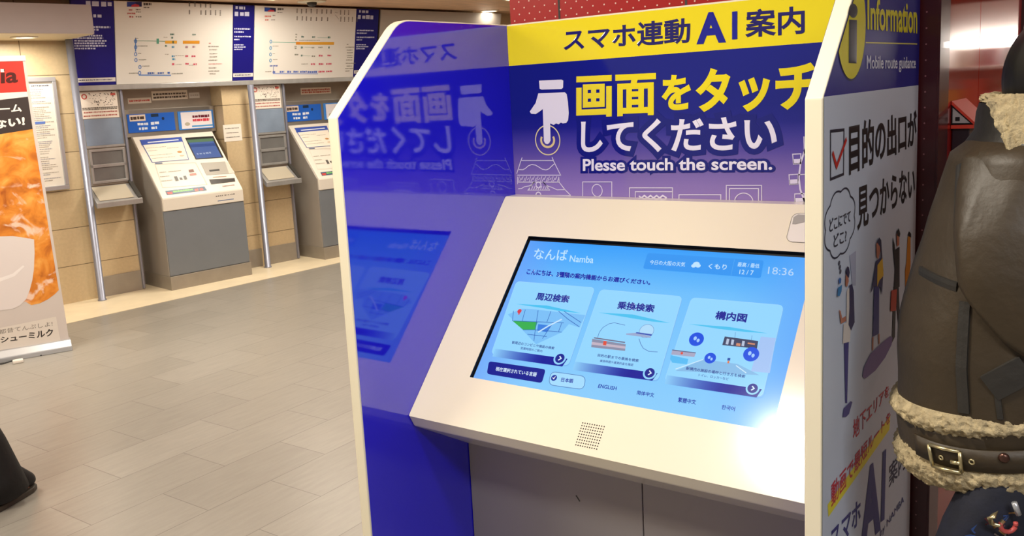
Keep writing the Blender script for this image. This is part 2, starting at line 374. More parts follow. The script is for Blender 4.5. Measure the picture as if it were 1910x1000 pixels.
# right panel
g = G(EDGE); g.plate(lambda u, v, h: Vector((h, u, v)), outline(), 1.0, 1.0 + PW); PR = g.build('side_panel', KI, bevel=0.002, label='white edged side panel with printed outer face')
ol = outline(0.003)
g = G(GLOSS)
g.poly(lambda u, v, h: Vector((1.0 - h, u, v)), [(max(-0.655, p[0]) if p[0] < -0.3 else 0.0, p[1]) for p in ol], 0.0012, None, '#1d16d6'); g.build('inner_blue_sheet', PR)
g = G(POSTER)
zb = 1.468; XR = 1 + PW
up = [p for p in ol if p[1] >= 1.46]; up[0] = (-0.6575, zb)
g.poly(fR, up + [(ol[-1][0], zb)], 0.0008, None, '#171a86')
g.poly(fR, [(0.027, 0.002), (-0.657, 0.002), (-0.657, zb), (0.027, zb)], 0.0008, None, '#c6cfe0')
g.build('outer_poster', PR, fix=False, label='outer poster, blue above and pale grey below')
H2 = 0.0016
g = G(POSTER)
YC = '#d8d016'
cc = (-0.4405, 1.63); 
ci = [(-.4204,1.5783),(-.5073,1.4911),(-.4945,1.5964),(-.5126,1.5810),(-.5041,1.5199)]
rad = ci[0][0] - ci[1][0]; cc = (ci[1][0], ci[1][1] + rad)
n = 48; circ = [(cc[0] + rad * math.cos(k * 2 * math.pi / n), cc[1] + rad * math.sin(k * 2 * math.pi / n)) for k in range(n)]
def inside(p): # keep the badge on the panel
    lim = -0.655 + max(0.0, (p[1] - 1.466)) * (0.226 / 0.215)
    return (max(p[0], lim), min(p[1], 1.677))
g.poly(fR, [inside((cc[0] + (p[0] - cc[0]) * 1.04, cc[1] + (p[1] - cc[1]) * 1.04)) for p in circ], H2 - .0004, None, '#10124e')
g.poly(fR, [inside(p) for p in circ], H2, None, YC)
g.text(fR, 'i', [(-.5182,1.6058),(-.4841,1.6067),(-.4843,1.5198),(-.5187,1.5206)], H2 + .0006, None, '#1a1a30', 0.03, 5)
g.build('information_badge', PR, fix=False, label='yellow round badge with letter i')
g = G(POSTER)
g.text(fR, 'Information', [(-.4072,1.6233),(-.0063,1.6339),(-.0005,1.5751),(-.4049,1.5732)], H2, None, YC, 0.025)
g.line(fR, [(-.4183,1.5501),(.0017,1.5524)], 0.0022, H2, None, '#d9d16a')
g.text(fR, 'Mobile route guidance', [(-.4083,1.5285),(-.0089,1.5255),(-.0061,1.4963),(-.4070,1.4993)], H2, None, '#d4d8ea', 0.012)
INK = '#15151d'
g.build('information_lettering', PR, fix=False); g = G(POSTER)
a = [(-.6242,1.4146),(-.5485,1.4120),(-.5492,1.3411),(-.6230,1.3407)]
g.line(fR, a, 0.0045, H2, None, '#2a2c3c', True)
g.text(fR, '目的の出口が', [(-.5156,1.4184),(.0093,1.4150),(.0163,1.3438),(-.5130,1.3373)], H2, None, INK, 0.028, 4)
g.text(fR, '見つからない', [(-.4598,1.3062),(.0024,1.2991),(.0087,1.2328),(-.4572,1.2361)], H2, None, INK, 0.024, 4)
NV = '#1b2478'
g.build('question_lettering', PR, fix=False); g = G(POSTER)
g.text(fR, 'どこにでて', [(-.6268,1.2792),(-.5046,1.2764),(-.5040,1.2574),(-.6265,1.2586)], H2, None, '#2d3040', 0.02)
g.text(fR, 'どこ?', [(-.6031,1.2506),(-.5287,1.2481),(-.5281,1.2277),(-.6027,1.2300)], H2, None, '#2d3040', 0.02)
CR = '#b8243a'
g.build('bubble_lettering', PR, fix=False); g = G(POSTER)
hl = [(-.6293,.8079),(-.1879,.8125),(-.1926,.7838),(-.6246,.7844)]
g.poly(fR, hl, H2 - .0003, None, '#e6d92e')
g.text(fR, '地下エリアを', [(-.4749,.8993),(-.2018,.8834),(-.2028,.8595),(-.4736,.8600)], H2, None, CR, 0.012)
g.text(fR, '動画で最短ルートを', [(-.6082,.8345),(-.1847,.8226),(-.1884,.7999),(-.6074,.7928)], H2, None, CR, 0.018)
g.build('route_lettering', PR, fix=False, label='red lettering with yellow highlight'); g = G(POSTER)
g.text(fR, 'A', [(-.3914,.7627),(-.2811,.7453),(-.2735,.6099),(-.4001,.6338)], H2, None, NV, 0.06)
g.poly(fR, [(-.2485,.7564),(-.2191,.7524),(-.2252,.6035),(-.2574,.6113)], H2, None, NV)
g.text(fR, 'スマホ', [(-.6111,.7550),(-.4171,.7305),(-.4173,.6834),(-.6059,.7069)], H2, None, NV, 0.02)
g.text(fR, '案内', [(-.1900,.7054),(-.0337,.6919),(-.0323,.6392),(-.1867,.6551)], H2, None, '#2c2e50', 0.01)
g.text(fR, 'by NAMBA', [(-.2603,.5959),(-.0425,.5802),(-.0407,.5583),(-.2591,.5760)], H2, None, NV, 0.0)
g.build('slogan_lettering', PR, fix=False)
g = G(POSTER)
g.line(fR, [(-.6139,1.3816),(-.5910,1.3573),(-.5348,1.3967)], 0.008, H2 + .0004, None, '#c02a24'); g.build('tick_mark', PR, fix=False)
# thought bubble
g = G(POSTER)
bub = []
cb0 = [(-.5649,1.2640),(-.4726,1.2566),(-.5636,1.3197)]
cb = cb0[0]; ru = abs(cb0[1][0] - cb[0]); rv = abs(cb0[2][1] - cb[1])
for k in range(97):
    a = k * 2 * math.pi / 96; q = 0.90 + 0.10 * abs(math.sin(a * 4))
    bub.append((cb[0] + ru * q * math.cos(a), cb[1] + rv * q * math.sin(a)))
g.line(fR, bub, 0.0028, H2, None, '#25283c'); 
for x in [(-.5717,1.1991),(-.5669,1.1915),(-.5639,1.1837)]: g.ell(fR, x, 0.006, 0.004, H2, None, '#4a4d60', 12)
g.build('thought_bubble', PR, fix=False)
# four printed walkers
def figure(parts, name):
    g = G(POSTER)
    for i, (pts, c) in enumerate(parts): g.poly(fR, pts, H2 + i * .0002, None, c)
    g.build(name, PR, fix=False)
def oval(c, du, dv, n=20, ang=0): return [(c[0] + du * math.cos(k * 2 * math.pi / n) * math.cos(ang) - dv * math.sin(k * 2 * math.pi / n) * math.sin(ang), c[1] + du * math.cos(k * 2 * math.pi / n) * math.sin(ang) + dv * math.sin(k * 2 * math.pi / n) * math.cos(ang)) for k in range(n)]
SKN = '#b5705a'
figure([([(-.5088,1.2004),(-.4678,1.2013),(-.4678,1.1409),(-.4908,1.1463)], '#a9adc4'),
  ([(-.5394,1.0569),(-.5103,1.0515),(-.5173,.9453),(-.5285,.9490)], '#23277a'), ([(-.5393,.9431),(-.4956,.9418),(-.4839,.9366),(-.5053,.9217),(-.5258,.9228),(-.5459,.9296)], '#3a3a80'),
  ([(-.5270,1.1437),(-.5052,1.1487),(-.4990,1.0830),(-.5041,1.0504),(-.5492,1.0590),(-.5452,1.0916),(-.5275,1.0900)], '#d9cfc8'), ([(-.5123,1.1502),(-.4950,1.1488),(-.4832,1.1343),(-.4760,1.0774),(-.4986,1.0682),(-.5153,1.0828),(-.5101,1.1109)], '#1d2152'),
  ([(-.5737,1.1223),(-.5651,1.1182),(-.5552,1.1036),(-.5338,1.1026),(-.5315,1.0932),(-.5627,1.0959),(-.5687,1.1109)], SKN), ([(-.5357,1.1728),(-.5219,1.1714),(-.5175,1.1582),(-.5272,1.1506),(-.5372,1.1554)], SKN), ([(-.5369,1.1798),(-.5282,1.1857),(-.5182,1.1822),(-.5119,1.1722),(-.5177,1.1637),(-.5317,1.1706)], '#20234a'),
  ([(-.5796,1.1736),(-.5731,1.1762),(-.5645,1.1718),(-.5663,1.1655),(-.5775,1.1660)], '#2d62a8'), ([(-.5830,1.1610),(-.5605,1.1616),(-.5640,1.1503),(-.5752,1.1452),(-.5883,1.1489)], '#2d7ab4')], 'printed_walker')
figure([([(-.3479,1.0170),(-.3357,1.0154),(-.3369,.9909),(-.3466,.9905)], SKN), ([(-.3010,1.0111),(-.2908,1.0101),(-.2872,.9901),(-.2973,.9897)], SKN), ([(-.4152,.9643),(-.4067,.9768),(-.3585,.9891),(-.2585,.9858),(-.2019,.9818),(-.1819,.9739),(-.1894,.9609),(-.2431,.9492),(-.3199,.9455),(-.3919,.9519),(-.4093,.9580)], '#6d5596'),
  ([(-.3394,1.1111),(-.3012,1.1052),(-.2972,1.0117),(-.3443,1.0176)], '#23277a'), ([(-.3286,1.1572),(-.2816,1.1578),(-.2697,1.1276),(-.2785,1.0826),(-.2935,1.1014),(-.3407,1.1128),(-.3664,1.1048),(-.3508,1.1225)], '#262b60'), ([(-.3184,1.1478),(-.2789,1.1542),(-.2691,1.1181),(-.3018,1.1155),(-.3186,1.1067)], '#dcb12a'),
  ([(-.3304,1.1906),(-.3011,1.1917),(-.2950,1.1724),(-.3140,1.1576),(-.3266,1.1659)], SKN), ([(-.3257,1.1928),(-.3089,1.1985),(-.2936,1.1905),(-.2842,1.1582),(-.2942,1.1570),(-.3029,1.1799)], '#20234a')], 'printed_walker')
figure([([(-.1765,1.0767),(-.1523,1.0750),(-.1575,.9693),(-.1854,.9632)], '#20202a'), ([(-.1552,1.0756),(-.1330,1.0676),(-.1072,.9632),(-.1209,.9667),(-.1530,1.0452)], '#20202a'), ([(-.1748,1.1513),(-.1320,1.1504),(-.1255,1.0660),(-.1748,1.0725),(-.1692,1.1113)], '#1d1d26'), ([(-.1935,1.1802),(-.1756,1.1612),(-.1615,1.1229),(-.1692,1.1113),(-.1889,1.1538)], '#20202a'),
  ([(-.1999,1.0745),(-.1503,1.0666),(-.1557,1.0232),(-.2054,1.0335)], '#b5402c'), ([(-.1630,1.1817),(-.1373,1.1808),(-.1382,1.1548),(-.1582,1.1549)], SKN), ([(-.1633,1.1850),(-.1466,1.1905),(-.1312,1.1766),(-.1365,1.1709),(-.1570,1.1768)], '#17171f')], 'printed_walker')
figure([([(-.0545,1.1575),(-.0261,1.1563),(-.0201,1.0894),(-.0480,1.0462),(-.0650,1.0256),(-.0734,1.0893),(-.0624,1.1043)], '#c07c2a'), ([(-.0523,1.0228),(-.0235,1.0199),(-.0224,.9344),(-.0452,.9403)], '#20202a'), ([(-.0548,1.1610),(-.0429,1.1676),(-.0232,1.1593),(-.0224,1.1505)], '#17171f')], 'printed_walker')

# back panel
g = G(EDGE); g.box(lambda u, v, h: Vector((u, h, v)), (0, 1), (0, 1.681), (0.0015, 0.03)); BP = g.build('back_panel', KI, bevel=0.001)
zy = 1.571
g = G(GLOSS)
YEL = '#f3df1c'
g.poly(fB, [(0.001, zy), (0.999, zy), (0.999, 1.677), (0.001, 1.677)], -0.0005, None, YEL)
zs = [1.571, 1.44, 1.40, 1.375, 1.335, 1.30, 1.25, 1.2]; cs = ['#121a80', '#121a80', '#1d1f86', '#3a3494', '#5a4ba0', '#7763ab', '#8d76b8', '#947cbd']
for i in range(7): g.face([fB(0.001, zs[i], -.0005), fB(0.999, zs[i], -.0005), fB(0.999, zs[i + 1], -.0005), fB(0.001, zs[i + 1], -.0005)], None, [cs[i], cs[i], cs[i + 1], cs[i + 1]])
g.build('back_poster', BP, fix=False, label='printed poster, yellow band over blue fading to lilac')
g = G(GLOSS)
T1 = '#221c66'
g.text(fB, 'スマホ連動', [(.1831,1.6532),(.5305,1.6507),(.5293,1.5944),(.1804,1.5988)], 0.0006, None, T1, 0.022, 5)
g.text(fB, 'A', [(.5536,1.6561),(.6141,1.6541),(.6132,1.5913),(.5524,1.5922)], 0.0006, None, '#1d2090', 0.045, 5)
g.poly(fB, [(.6347,1.6553),(.6473,1.6550),(.6465,1.5924),(.6339,1.5924)], 0.0006, None, '#1d2090')
g.text(fB, '案内', [(.6684,1.6544),(.7983,1.6514),(.7983,1.5936),(.6678,1.5953)], 0.0006, None, T1, 0.022, 5)
g.build('headline_lettering', BP, fix=False); g = G(GLOSS)
g.text(fB, '画面', [(.2165,1.5276),(.4359,1.5241),(.4332,1.4284),(.2118,1.4278)], 0.0006, None, YEL, 0.030, 5)
g.text(fB, 'を', [(.4591,1.5164),(.5266,1.5166),(.5249,1.4392),(.4570,1.4376)], 0.0006, None, YEL, 0.038, 5)
g.text(fB, 'タッ', [(.5490,1.5259),(.7178,1.5233),(.7173,1.4302),(.5471,1.4297)], 0.0006, None, YEL, 0.038, 5)
g.text(fB, 'チ', [(.7388,1.5238),(.8280,1.5241),(.8282,1.4331),(.7384,1.4317)], 0.0006, None, YEL, 0.038, 5)
g.build('prompt_lettering', BP, fix=False, label='yellow lettering'); g = G(GLOSS)
q = [(.2247,1.4137),(.7350,1.4125),(.7347,1.3369),(.2212,1.3355)]
g.text(fB, 'してください', q, 0.0006, None, '#151a78', 0.18, 5); g.text(fB, 'してください', q, 0.0010, None, '#efeaf4', 0.026, 5)
g.build('request_lettering', BP, fix=False, label='white lettering with navy outline'); g = G(GLOSS)
q = [(.2246,1.3151),(.7251,1.3192),(.7250,1.2914),(.2233,1.2855)]
g.text(fB, 'Plesse touch the screen.', q, 0.0006, None, '#151a78', 0.17, 4); g.text(fB, 'Plesse touch the screen.', q, 0.0010, None, '#efeaf4', 0.024, 4)
g.build('english_lettering', BP, fix=False, label='small white English lettering')
g = G(GLOSS); WL = '#e9e4ee'
q = [(.0976,1.5265),(.1679,1.5255),(.1734,1.5226),(.1719,1.5046),(.1667,1.5012),(.1041,1.5025),(.0984,1.5055)]
g.poly(fB, q, 0.0006, None, WL)
g.poly(fB, [(.0938,1.4932),(.1769,1.4922),(.1823,1.4872),(.1851,1.4669),(.1862,1.4377),(.1834,1.4191),(.1774,1.4123),(.1666,1.4109),(.1610,1.4137),(.1538,1.4091),(.1456,1.4114),(.1378,1.4078),(.1270,1.4119),(.1259,1.3662),(.1210,1.3592),(.1143,1.3565),(.1080,1.3593),(.1044,1.3654),(.1058,1.4510),(.0964,1.4454),(.0822,1.4382),(.0677,1.4397),(.0634,1.4454),(.0719,1.4549),(.0839,1.4681)], 0.0010, None, WL)
c3 = [(.1162,1.3674),(.1549,1.3680),(.1141,1.3279),(.1369,1.3671),(.1152,1.3488)]
g.arc(fB, c3[0], c3[1][0] - c3[0][0], c3[0][1] - c3[2][1], 0, 360, 0.003, 0.0006, None, '#e6d7a4')
g.arc(fB, c3[0], c3[3][0] - c3[0][0], c3[0][1] - c3[4][1], 150, 390, 0.006, 0.0006, None, '#e6d090')
g.build('touch_pictogram', BP, fix=False, label='white pointing hand over two cream rings')
g = G(GLOSS); LW = 0.0022; LC = '#e4dcee'
def bl(pts, w=LW, closed=False): g.line(fB, pts, w, 0.0006, None, LC, closed)
bl([(.0282,1.3125),(.1321,1.3124)]); bl([(.0305,1.3208),(.0256,1.3114),(.0096,1.2759)]); bl([(.1278,1.3215),(.1342,1.3073),(.1526,1.2730)]); bl([(.0106,1.2718),(.1538,1.2730)])
bl([(.0179,1.2875),(.0304,1.2869),(.0394,1.2907),(.0498,1.2980),(.0611,1.3015),(.0734,1.3001),(.0853,1.2940),(.0947,1.2889),(.1067,1.2869),(.1165,1.2900),(.1253,1.2972),(.1340,1.3033)])
bl([(.0121,1.2676),(.0108,1.2466)]); bl([(.0119,1.2525),(.1469,1.2543)]); bl([(.1465,1.2689),(.1469,1.2543),(.1637,1.2347),(.1817,1.2189)])
bl([(.0120,1.2336),(.0235,1.2346),(.0326,1.2396),(.0503,1.2426),(.0579,1.2463),(.0670,1.2541)]); bl([(.0953,1.2544),(.1044,1.2449),(.1211,1.2401),(.1399,1.2332),(.1641,1.2343)])
bl([(.0658,1.2532),(.0441,1.2304),(.1158,1.2318),(.0964,1.2536)]); bl([(.0084,1.2160),(.1817,1.2185)])
rr = [(.0801,1.2456),(.0785,1.2176)]
for p in rr: g.arc(fB, p, 0.008, 0.008, 0, 360, 0.003, 0.0007, None, LC)
for i, p in enumerate([(.0149,1.2603),(.0213,1.2604),(.0276,1.2604),(.0338,1.2605),(.0401,1.2606),(.0463,1.2607),(.0526,1.2607),(.0588,1.2608),(.0650,1.2609),(.0711,1.2609),(.0773,1.2610),(.0834,1.2611),(.0895,1.2612),(.0956,1.2612),(.1017,1.2613),(.1078,1.2614),(.1138,1.2614),(.1198,1.2615),(.1258,1.2616),(.1318,1.2617),(.1378,1.2617),(.1433,1.2618)]):
    g.line(fB, [(p[0] - .003, p[1] - .008 + (i % 3) * .003), (p[0] + .003, p[1] + .008 - (i % 2) * .004)], 0.0018, 0.0006, None, LC)
for i, p in enumerate([(.0511,1.2347),(.0585,1.2348),(.0659,1.2350),(.0734,1.2351),(.0807,1.2352),(.0881,1.2354),(.0954,1.2355),(.1027,1.2356),(.1088,1.2357)]):
    g.line(fB, [(p[0] - .003, p[1] - .004), (p[0] + .003, p[1] + .007)], 0.0018, 0.0006, None, LC)
S5 = None
bl([(.2178,1.2058),(.2201,1.2558),(.3071,1.2570),(.3052,1.2080)]); c4 = [(.2628,1.2338),(.2780,1.2341),(.2621,1.2177)]
g.arc(fB, c4[0], c4[1][0] - c4[0][0], c4[0][1] - c4[2][1], 0, 360, LW, 0.0006, None, LC)
bl([(.3566,1.2094),(.3577,1.2425),(.4765,1.2445),(.4757,1.2124)]); bl([(.3728,1.2098),(.3736,1.2328),(.4763,1.2349)])
bl([(.3836,1.2221),(.3903,1.2170),(.3990,1.2235),(.4074,1.2174),(.4160,1.2238),(.4243,1.2178),(.4329,1.2242),(.4411,1.2182),(.4496,1.2246),(.4605,1.2187)], 0.004)
bl([(.4931,1.2129),(.4935,1.2276),(.6013,1.2300),(.6011,1.2157)]); bl([(.6148,1.2160),(.6154,1.2528),(.7008,1.2542),(.7006,1.2183)]); bl([(.6229,1.2163),(.6233,1.2451),(.6935,1.2464),(.6933,1.2181)])
c4 = [(.6579,1.2147),(.6801,1.2153),(.6582,1.2351)]
g.arc(fB, c4[0], c4[1][0] - c4[0][0], c4[2][1] - c4[0][1], 0, 180, LW, 0.0006, None, LC)
bl([(.8083,1.3569),(.8006,1.3364),(.7911,1.3065),(.7870,1.2741),(.7902,1.2463),(.8002,1.2185)], 0.004); bl([(.7984,1.3661),(.7993,1.3249)]); bl([(.7856,1.2797),(.8264,1.2828)])
for q in ([(.7732,1.3264),(.7916,1.3273),(.7911,1.3052),(.7751,1.3037)], [(.7648,1.2795),(.7856,1.2811),(.7851,1.2588),(.7662,1.2571)], [(.7777,1.2357),(.7993,1.2371),(.7993,1.2176),(.7777,1.2170)]):
    bl(q, LW, True); a, b, c, d = [Vector(x) for x in q]; g.poly(fB, [(a + d) / 2, (b + c) / 2, c, d], 0.0006, None, LC)
g.build('line_drawings', BP, fix=False, label='thin white drawings of a roofed castle and a wheel')

# console: cream wedge with a recessed screen
u0, u1 = 0.002, 0.998; T1_ = 0.6615; sx0, sx1, st0, st1 = 0.130, 0.865, 0.125, 0.536
prof = [(-0.488, 0.708), (-0.28, 0.587), (0.0, 0.587), (0.0, 1.2186)]
g = G(WHITE)
def top(u, t): return fS(u, t, 0)
us = [u0, sx0, sx1, u1]; ts = [0, st0, st1, T1_]
for i in range(3):
    for j in range(3):
        if i == 1 and j == 1: continue
        g.face([top(us[i], ts[j]), top(us[i + 1], ts[j]), top(us[i + 1], ts[j + 1]), top(us[i], ts[j + 1])])
front = fS(0, T1_, 0)
sec = [(SA.y, SA.z), (front.y, front.z)] + prof
for (a, b) in list(zip(sec, sec[1:] + sec[:1]))[1:]:
    g.face([Vector((u0, a[0], a[1])), Vector((u1, a[0], a[1])), Vector((u1, b[0], b[1])), Vector((u0, b[0], b[1]))])
for u in (u0, u1): g.face([Vector((u, a[0], a[1])) for a in sec])
CO = g.build('console', KI); 
bm = bmesh.new(); bm.from_mesh(CO.data); bmesh.ops.remove_doubles(bm, verts=bm.verts, dist=1e-5); bmesh.ops.recalc_face_normals(bm, faces=bm.faces); bm.to_mesh(CO.data); bm.free()
b = CO.modifiers.new('bevel', 'BEVEL'); b.width = 0.004; b.segments = 3; b.limit_method = 'ANGLE'; b.angle_limit = math.radians(25)
g = G(BLACK)
cr = [(sx0, st0), (sx1, st0), (sx1, st1), (sx0, st1)]
for a, b in zip(cr, cr[1:] + cr[:1]): g.face([fS(*a, -.0005), fS(*b, -.0005), fS(*b, -0.012), fS(*a, -0.012)])
g.poly(fS, cr, -0.012); g.build('screen_recess', CO, fix=False, label='black rim around the screen')
# speaker holes, reader pad, marks
g = G(mat('speaker_hole_black', '#2b2823', 0.8))
q = [(.4654,.5935),(.5176,.5925),(.5177,.6439),(.4670,.6444)]
for i in range(10):
    for j in range(9):
        a, b = i / 9, j / 8; TL, TR, BR, BL = [Vector(x) for x in q]; p = (TL * (1 - a) + TR * a) * (1 - b) + (BL * (1 - a) + BR * a) * b
        g.ell(fS, p, 0.0016, 0.0016, 0.0004, None, n=8)
g.build('speaker_grille', KI, fix=False, label='small square of speaker holes')
g = G(mat('reader_pad_white', '#e9e2d6', 0.3)); a = [(.7867,.0244),(.7936,.1009)]
rp = []; x0, x1, t0, t1 = a[1][0] + 0.001, 0.955, a[0][1], a[1][1]; r = 0.015
for cx_, cy_, s0 in ((x0 + r, t0 + r, 180), (x1 - r, t0 + r, 270), (x1 - r, t1 - r, 0), (x0 + r, t1 - r, 90)):
    for k in range(6): rp.append((cx_ + r * math.cos(math.radians(s0 + 18 * k)), cy_ + r * math.sin(math.radians(s0 + 18 * k))))
g.plate(fS, rp, 0.0, 0.0012); g.line(fS, rp, 0.0012, 0.0016, MATTE, '#8d8779', True)
g.plate(fS, [(x0 + .004, t0 + .012), (x0 + .012, t0 + .004), (x1 - .02, t0 + .006), (x1 - .02, t0 + .014), (x0 + .05, t0 + .016), (x0 + .012, t0 + .03), (x0 + .005, t0 + .03)], 0.0013, 0.0022, MATTE, '#a29d95')
g.build('card_reader', KI, fix=False, label='rounded pale card reader pad')
# cabinet
g = G(KGREY); yc = -0.28
g.box(lambda u, v, h: Vector((u, h, v)), (0.002, 0.998), (0.06, 0.60), (yc + 0.012, 0.0)); g.box(lambda u, v, h: Vector((u, h, v)), (0.02, 0.98), (0.0, 0.06), (yc + 0.05, 0.0), DARK)
CB = g.build('cabinet', KI)
xs = 0.512
for a, b in ((0.003, xs - 0.0015), (xs + 0.0015, 0.997)):
    g = G(KGREY); g.box(lambda u, v, h: Vector((u, h, v)), (a, b), (0.065, 0.60), (yc, yc + 0.012)); dr = g.build('door', CB, bevel=0.0008)
g = G(DARK); g.plate(lambda u, v, h: Vector((u, yc - h, v)), [(0.330, 0.515), (0.3325, 0.5165), (0.3425, 0.503), (0.340, 0.5015)], 0, 0.0008); g.build('scratch', CB)

# ---- the screen image (emits light)
g = G(GLOW)
nb = 14
def scol(a, b):  # b 0 top .. 1 bottom, a 0 left .. 1 right
    top_, mid, low = Vector((52, 158, 250)), Vector((112, 192, 252)), Vector((138, 205, 252))
    c = top_.lerp(mid, b / 0.3) if b < 0.3 else mid.lerp(low, (b - 0.3) / 0.7)
    e = max(0, 1 - a / 0.18); c = c.lerp(Vector((108, 160, 248)), e * 0.7); e = max(0, (a - 0.8) / 0.2); c = c.lerp(Vector((96, 168, 250)), e * 0.8)
    return tuple(c)
for i in range(nb):
    for j in range(nb):
        aa = [i / nb, (i + 1) / nb]; bb = [j / nb, (j + 1) / nb]
        pp = [(aa[0], bb[0]), (aa[1], bb[0]), (aa[1], bb[1]), (aa[0], bb[1])]
        g.face([fD(sx0 + 0.004 + (sx1 - sx0 - 0.004) * p[0], st0 + 0.008 + (st1 - st0 - 0.008) * p[1], -0.001) for p in pp], None, [scol(*p) for p in pp])
SCN = g.build('display_screen', CO, fix=False, label='lit light blue touch screen')
g = G(GLOW); h1 = 0.0; h2 = 0.0003; h3 = 0.0006; h4 = 0.0009
PALE = '#cfeaff'; NVY = '#1420a0'; DB = '#16309a'
def rrect(q, r=0.012, n=5):
    TL, TR, BR, BL = [Vector(x) for x in q]; out = []
    for p, a, b in ((TL, BL, TR), (TR, TL, BR), (BR, TR, BL), (BL, BR, TL)):
        d1 = (a - p).normalized() * r; d2 = (b - p).normalized() * r
        for k in range(n + 1):
            s = k / n; out.append(tuple((p + d1) * (1 - s) ** 2 + p * 2 * s * (1 - s) + (p + d2) * s * s))
    return out
g.text(fD, 'なんば', [(.1587,.1560),(.2575,.1544),(.2658,.1859),(.1674,.1883)], h2, None, '#bfe4ff', 0.01); g.text(fD, 'Namba', [(.2702,.1696),(.3370,.1678),(.3411,.1876),(.2740,.1878)], h2, None, '#bfe4ff', 0.01)
g.build('station_lettering', CO, fix=False); g = G(GLOW)
wb = [(.4754,.1478),(.7554,.1473),(.7591,.1931),(.4771,.1918)]
g.poly(fD, rrect(wb, 0.006), h1, None, '#3497f2'); g.line(fD, [(.6894,.1496),(.6919,.1924)], 0.0008, h2, None, '#5aaef6')
g.text(fD, '今日の大阪の天気', [(.4885,.1662),(.5771,.1659),(.5786,.1781),(.4897,.1788)], h2, None, '#bfe4ff', 0.01)
cl = [(.5994,.1740),(.6042,.1690),(.6100,.1732)]
for p, r in zip(cl, (0.006, 0.008, 0.006)): g.ell(fD, p, r, r * .8, h2, None, '#bfe4ff', 16)
g.text(fD, 'くもり', [(.6341,.1654),(.6758,.1644),(.6773,.1779),(.6352,.1786)], h2, None, '#c8e8ff', 0.015)
g.text(fD, '最高 / 最低', [(.6993,.1557),(.7486,.1568),(.7498,.1679),(.7003,.1675)], h2, None, '#bfe4ff', 0.01); g.text(fD, '12 / 7', [(.7080,.1748),(.7395,.1749),(.7409,.1864),(.7095,.1864)], h2, None, '#bfe4ff', 0.01)
g.build('weather_bar', CO, fix=False); g = G(GLOW)
g.text(fD, '18:36', [(.7694,.1624),(.8248,.1633),(.8272,.1810),(.7718,.1810)], h2, None, '#b4d6fb', 0.0)
g.build('clock_lettering', CO, fix=False); g = G(GLOW)
g.text(fD, 'こんにちは、3種類の案内機能からお選びください。', [(.1613,.2182),(.5070,.2218),(.5081,.2339),(.1649,.2347)], h2, None, NVY, 0.038)
g.build('greeting_lettering', CO, fix=False); g = G(GLOW)
lb = [(.1598,.4844),(.3218,.4817),(.3253,.5166),(.1683,.5174)]
g.poly(fD, rrect(lb, 0.008), h2, None, '#101a8c'); g.text(fD, '現在選択されている言語', [(.1871,.4954),(.3027,.4930),(.3040,.5034),(.1884,.5056)], h3, None, '#d8ecff', 0.02)
g.build('language_heading', CO, fix=False); g = G(GLOW)
jb = rrect([(.3377,.4848),(.4292,.4831),(.4354,.5152),(.3439,.5179)], 0.014)
g.poly(fD, jb, h2, None, '#a4dcff'); g.line(fD, jb, 0.0014, h3, None, '#4f78b8', True)
ck = [(.3515,.4992),(.3481,.4992),(.3520,.5019),(.3539,.4950)]
g.ell(fD, ck[0], 0.0075, 0.0075, h3, None, DB, 20); g.line(fD, ck[1:], 0.0018, h4, None, '#ffffff')
g.text(fD, '日本語', [(.3706,.4951),(.4014,.4940),(.4029,.5040),(.3722,.5052)], h3, None, NVY, 0.025)
g.build('language_button', CO, fix=False, label='selected Japanese language button')
for s, q in (('ENGLISH', [(.4671,.4957),(.5115,.4947),(.5124,.5034),(.4675,.5046)]), ('简体中文', [(.5612,.4958),(.6013,.4952),(.6024,.5051),(.5622,.5053)]), ('繁體中文', [(.6569,.4957),(.6956,.4950),(.6967,.5055),(.6576,.5065)]), ('한국어', [(.7518,.4963),(.7791,.4958),(.7794,.5056),(.7521,.5058)])):
    g = G(GLOW); g.text(fD, s, q, h2, None, '#1c2ca4', 0.018); g.build('language_button', CO, fix=False)
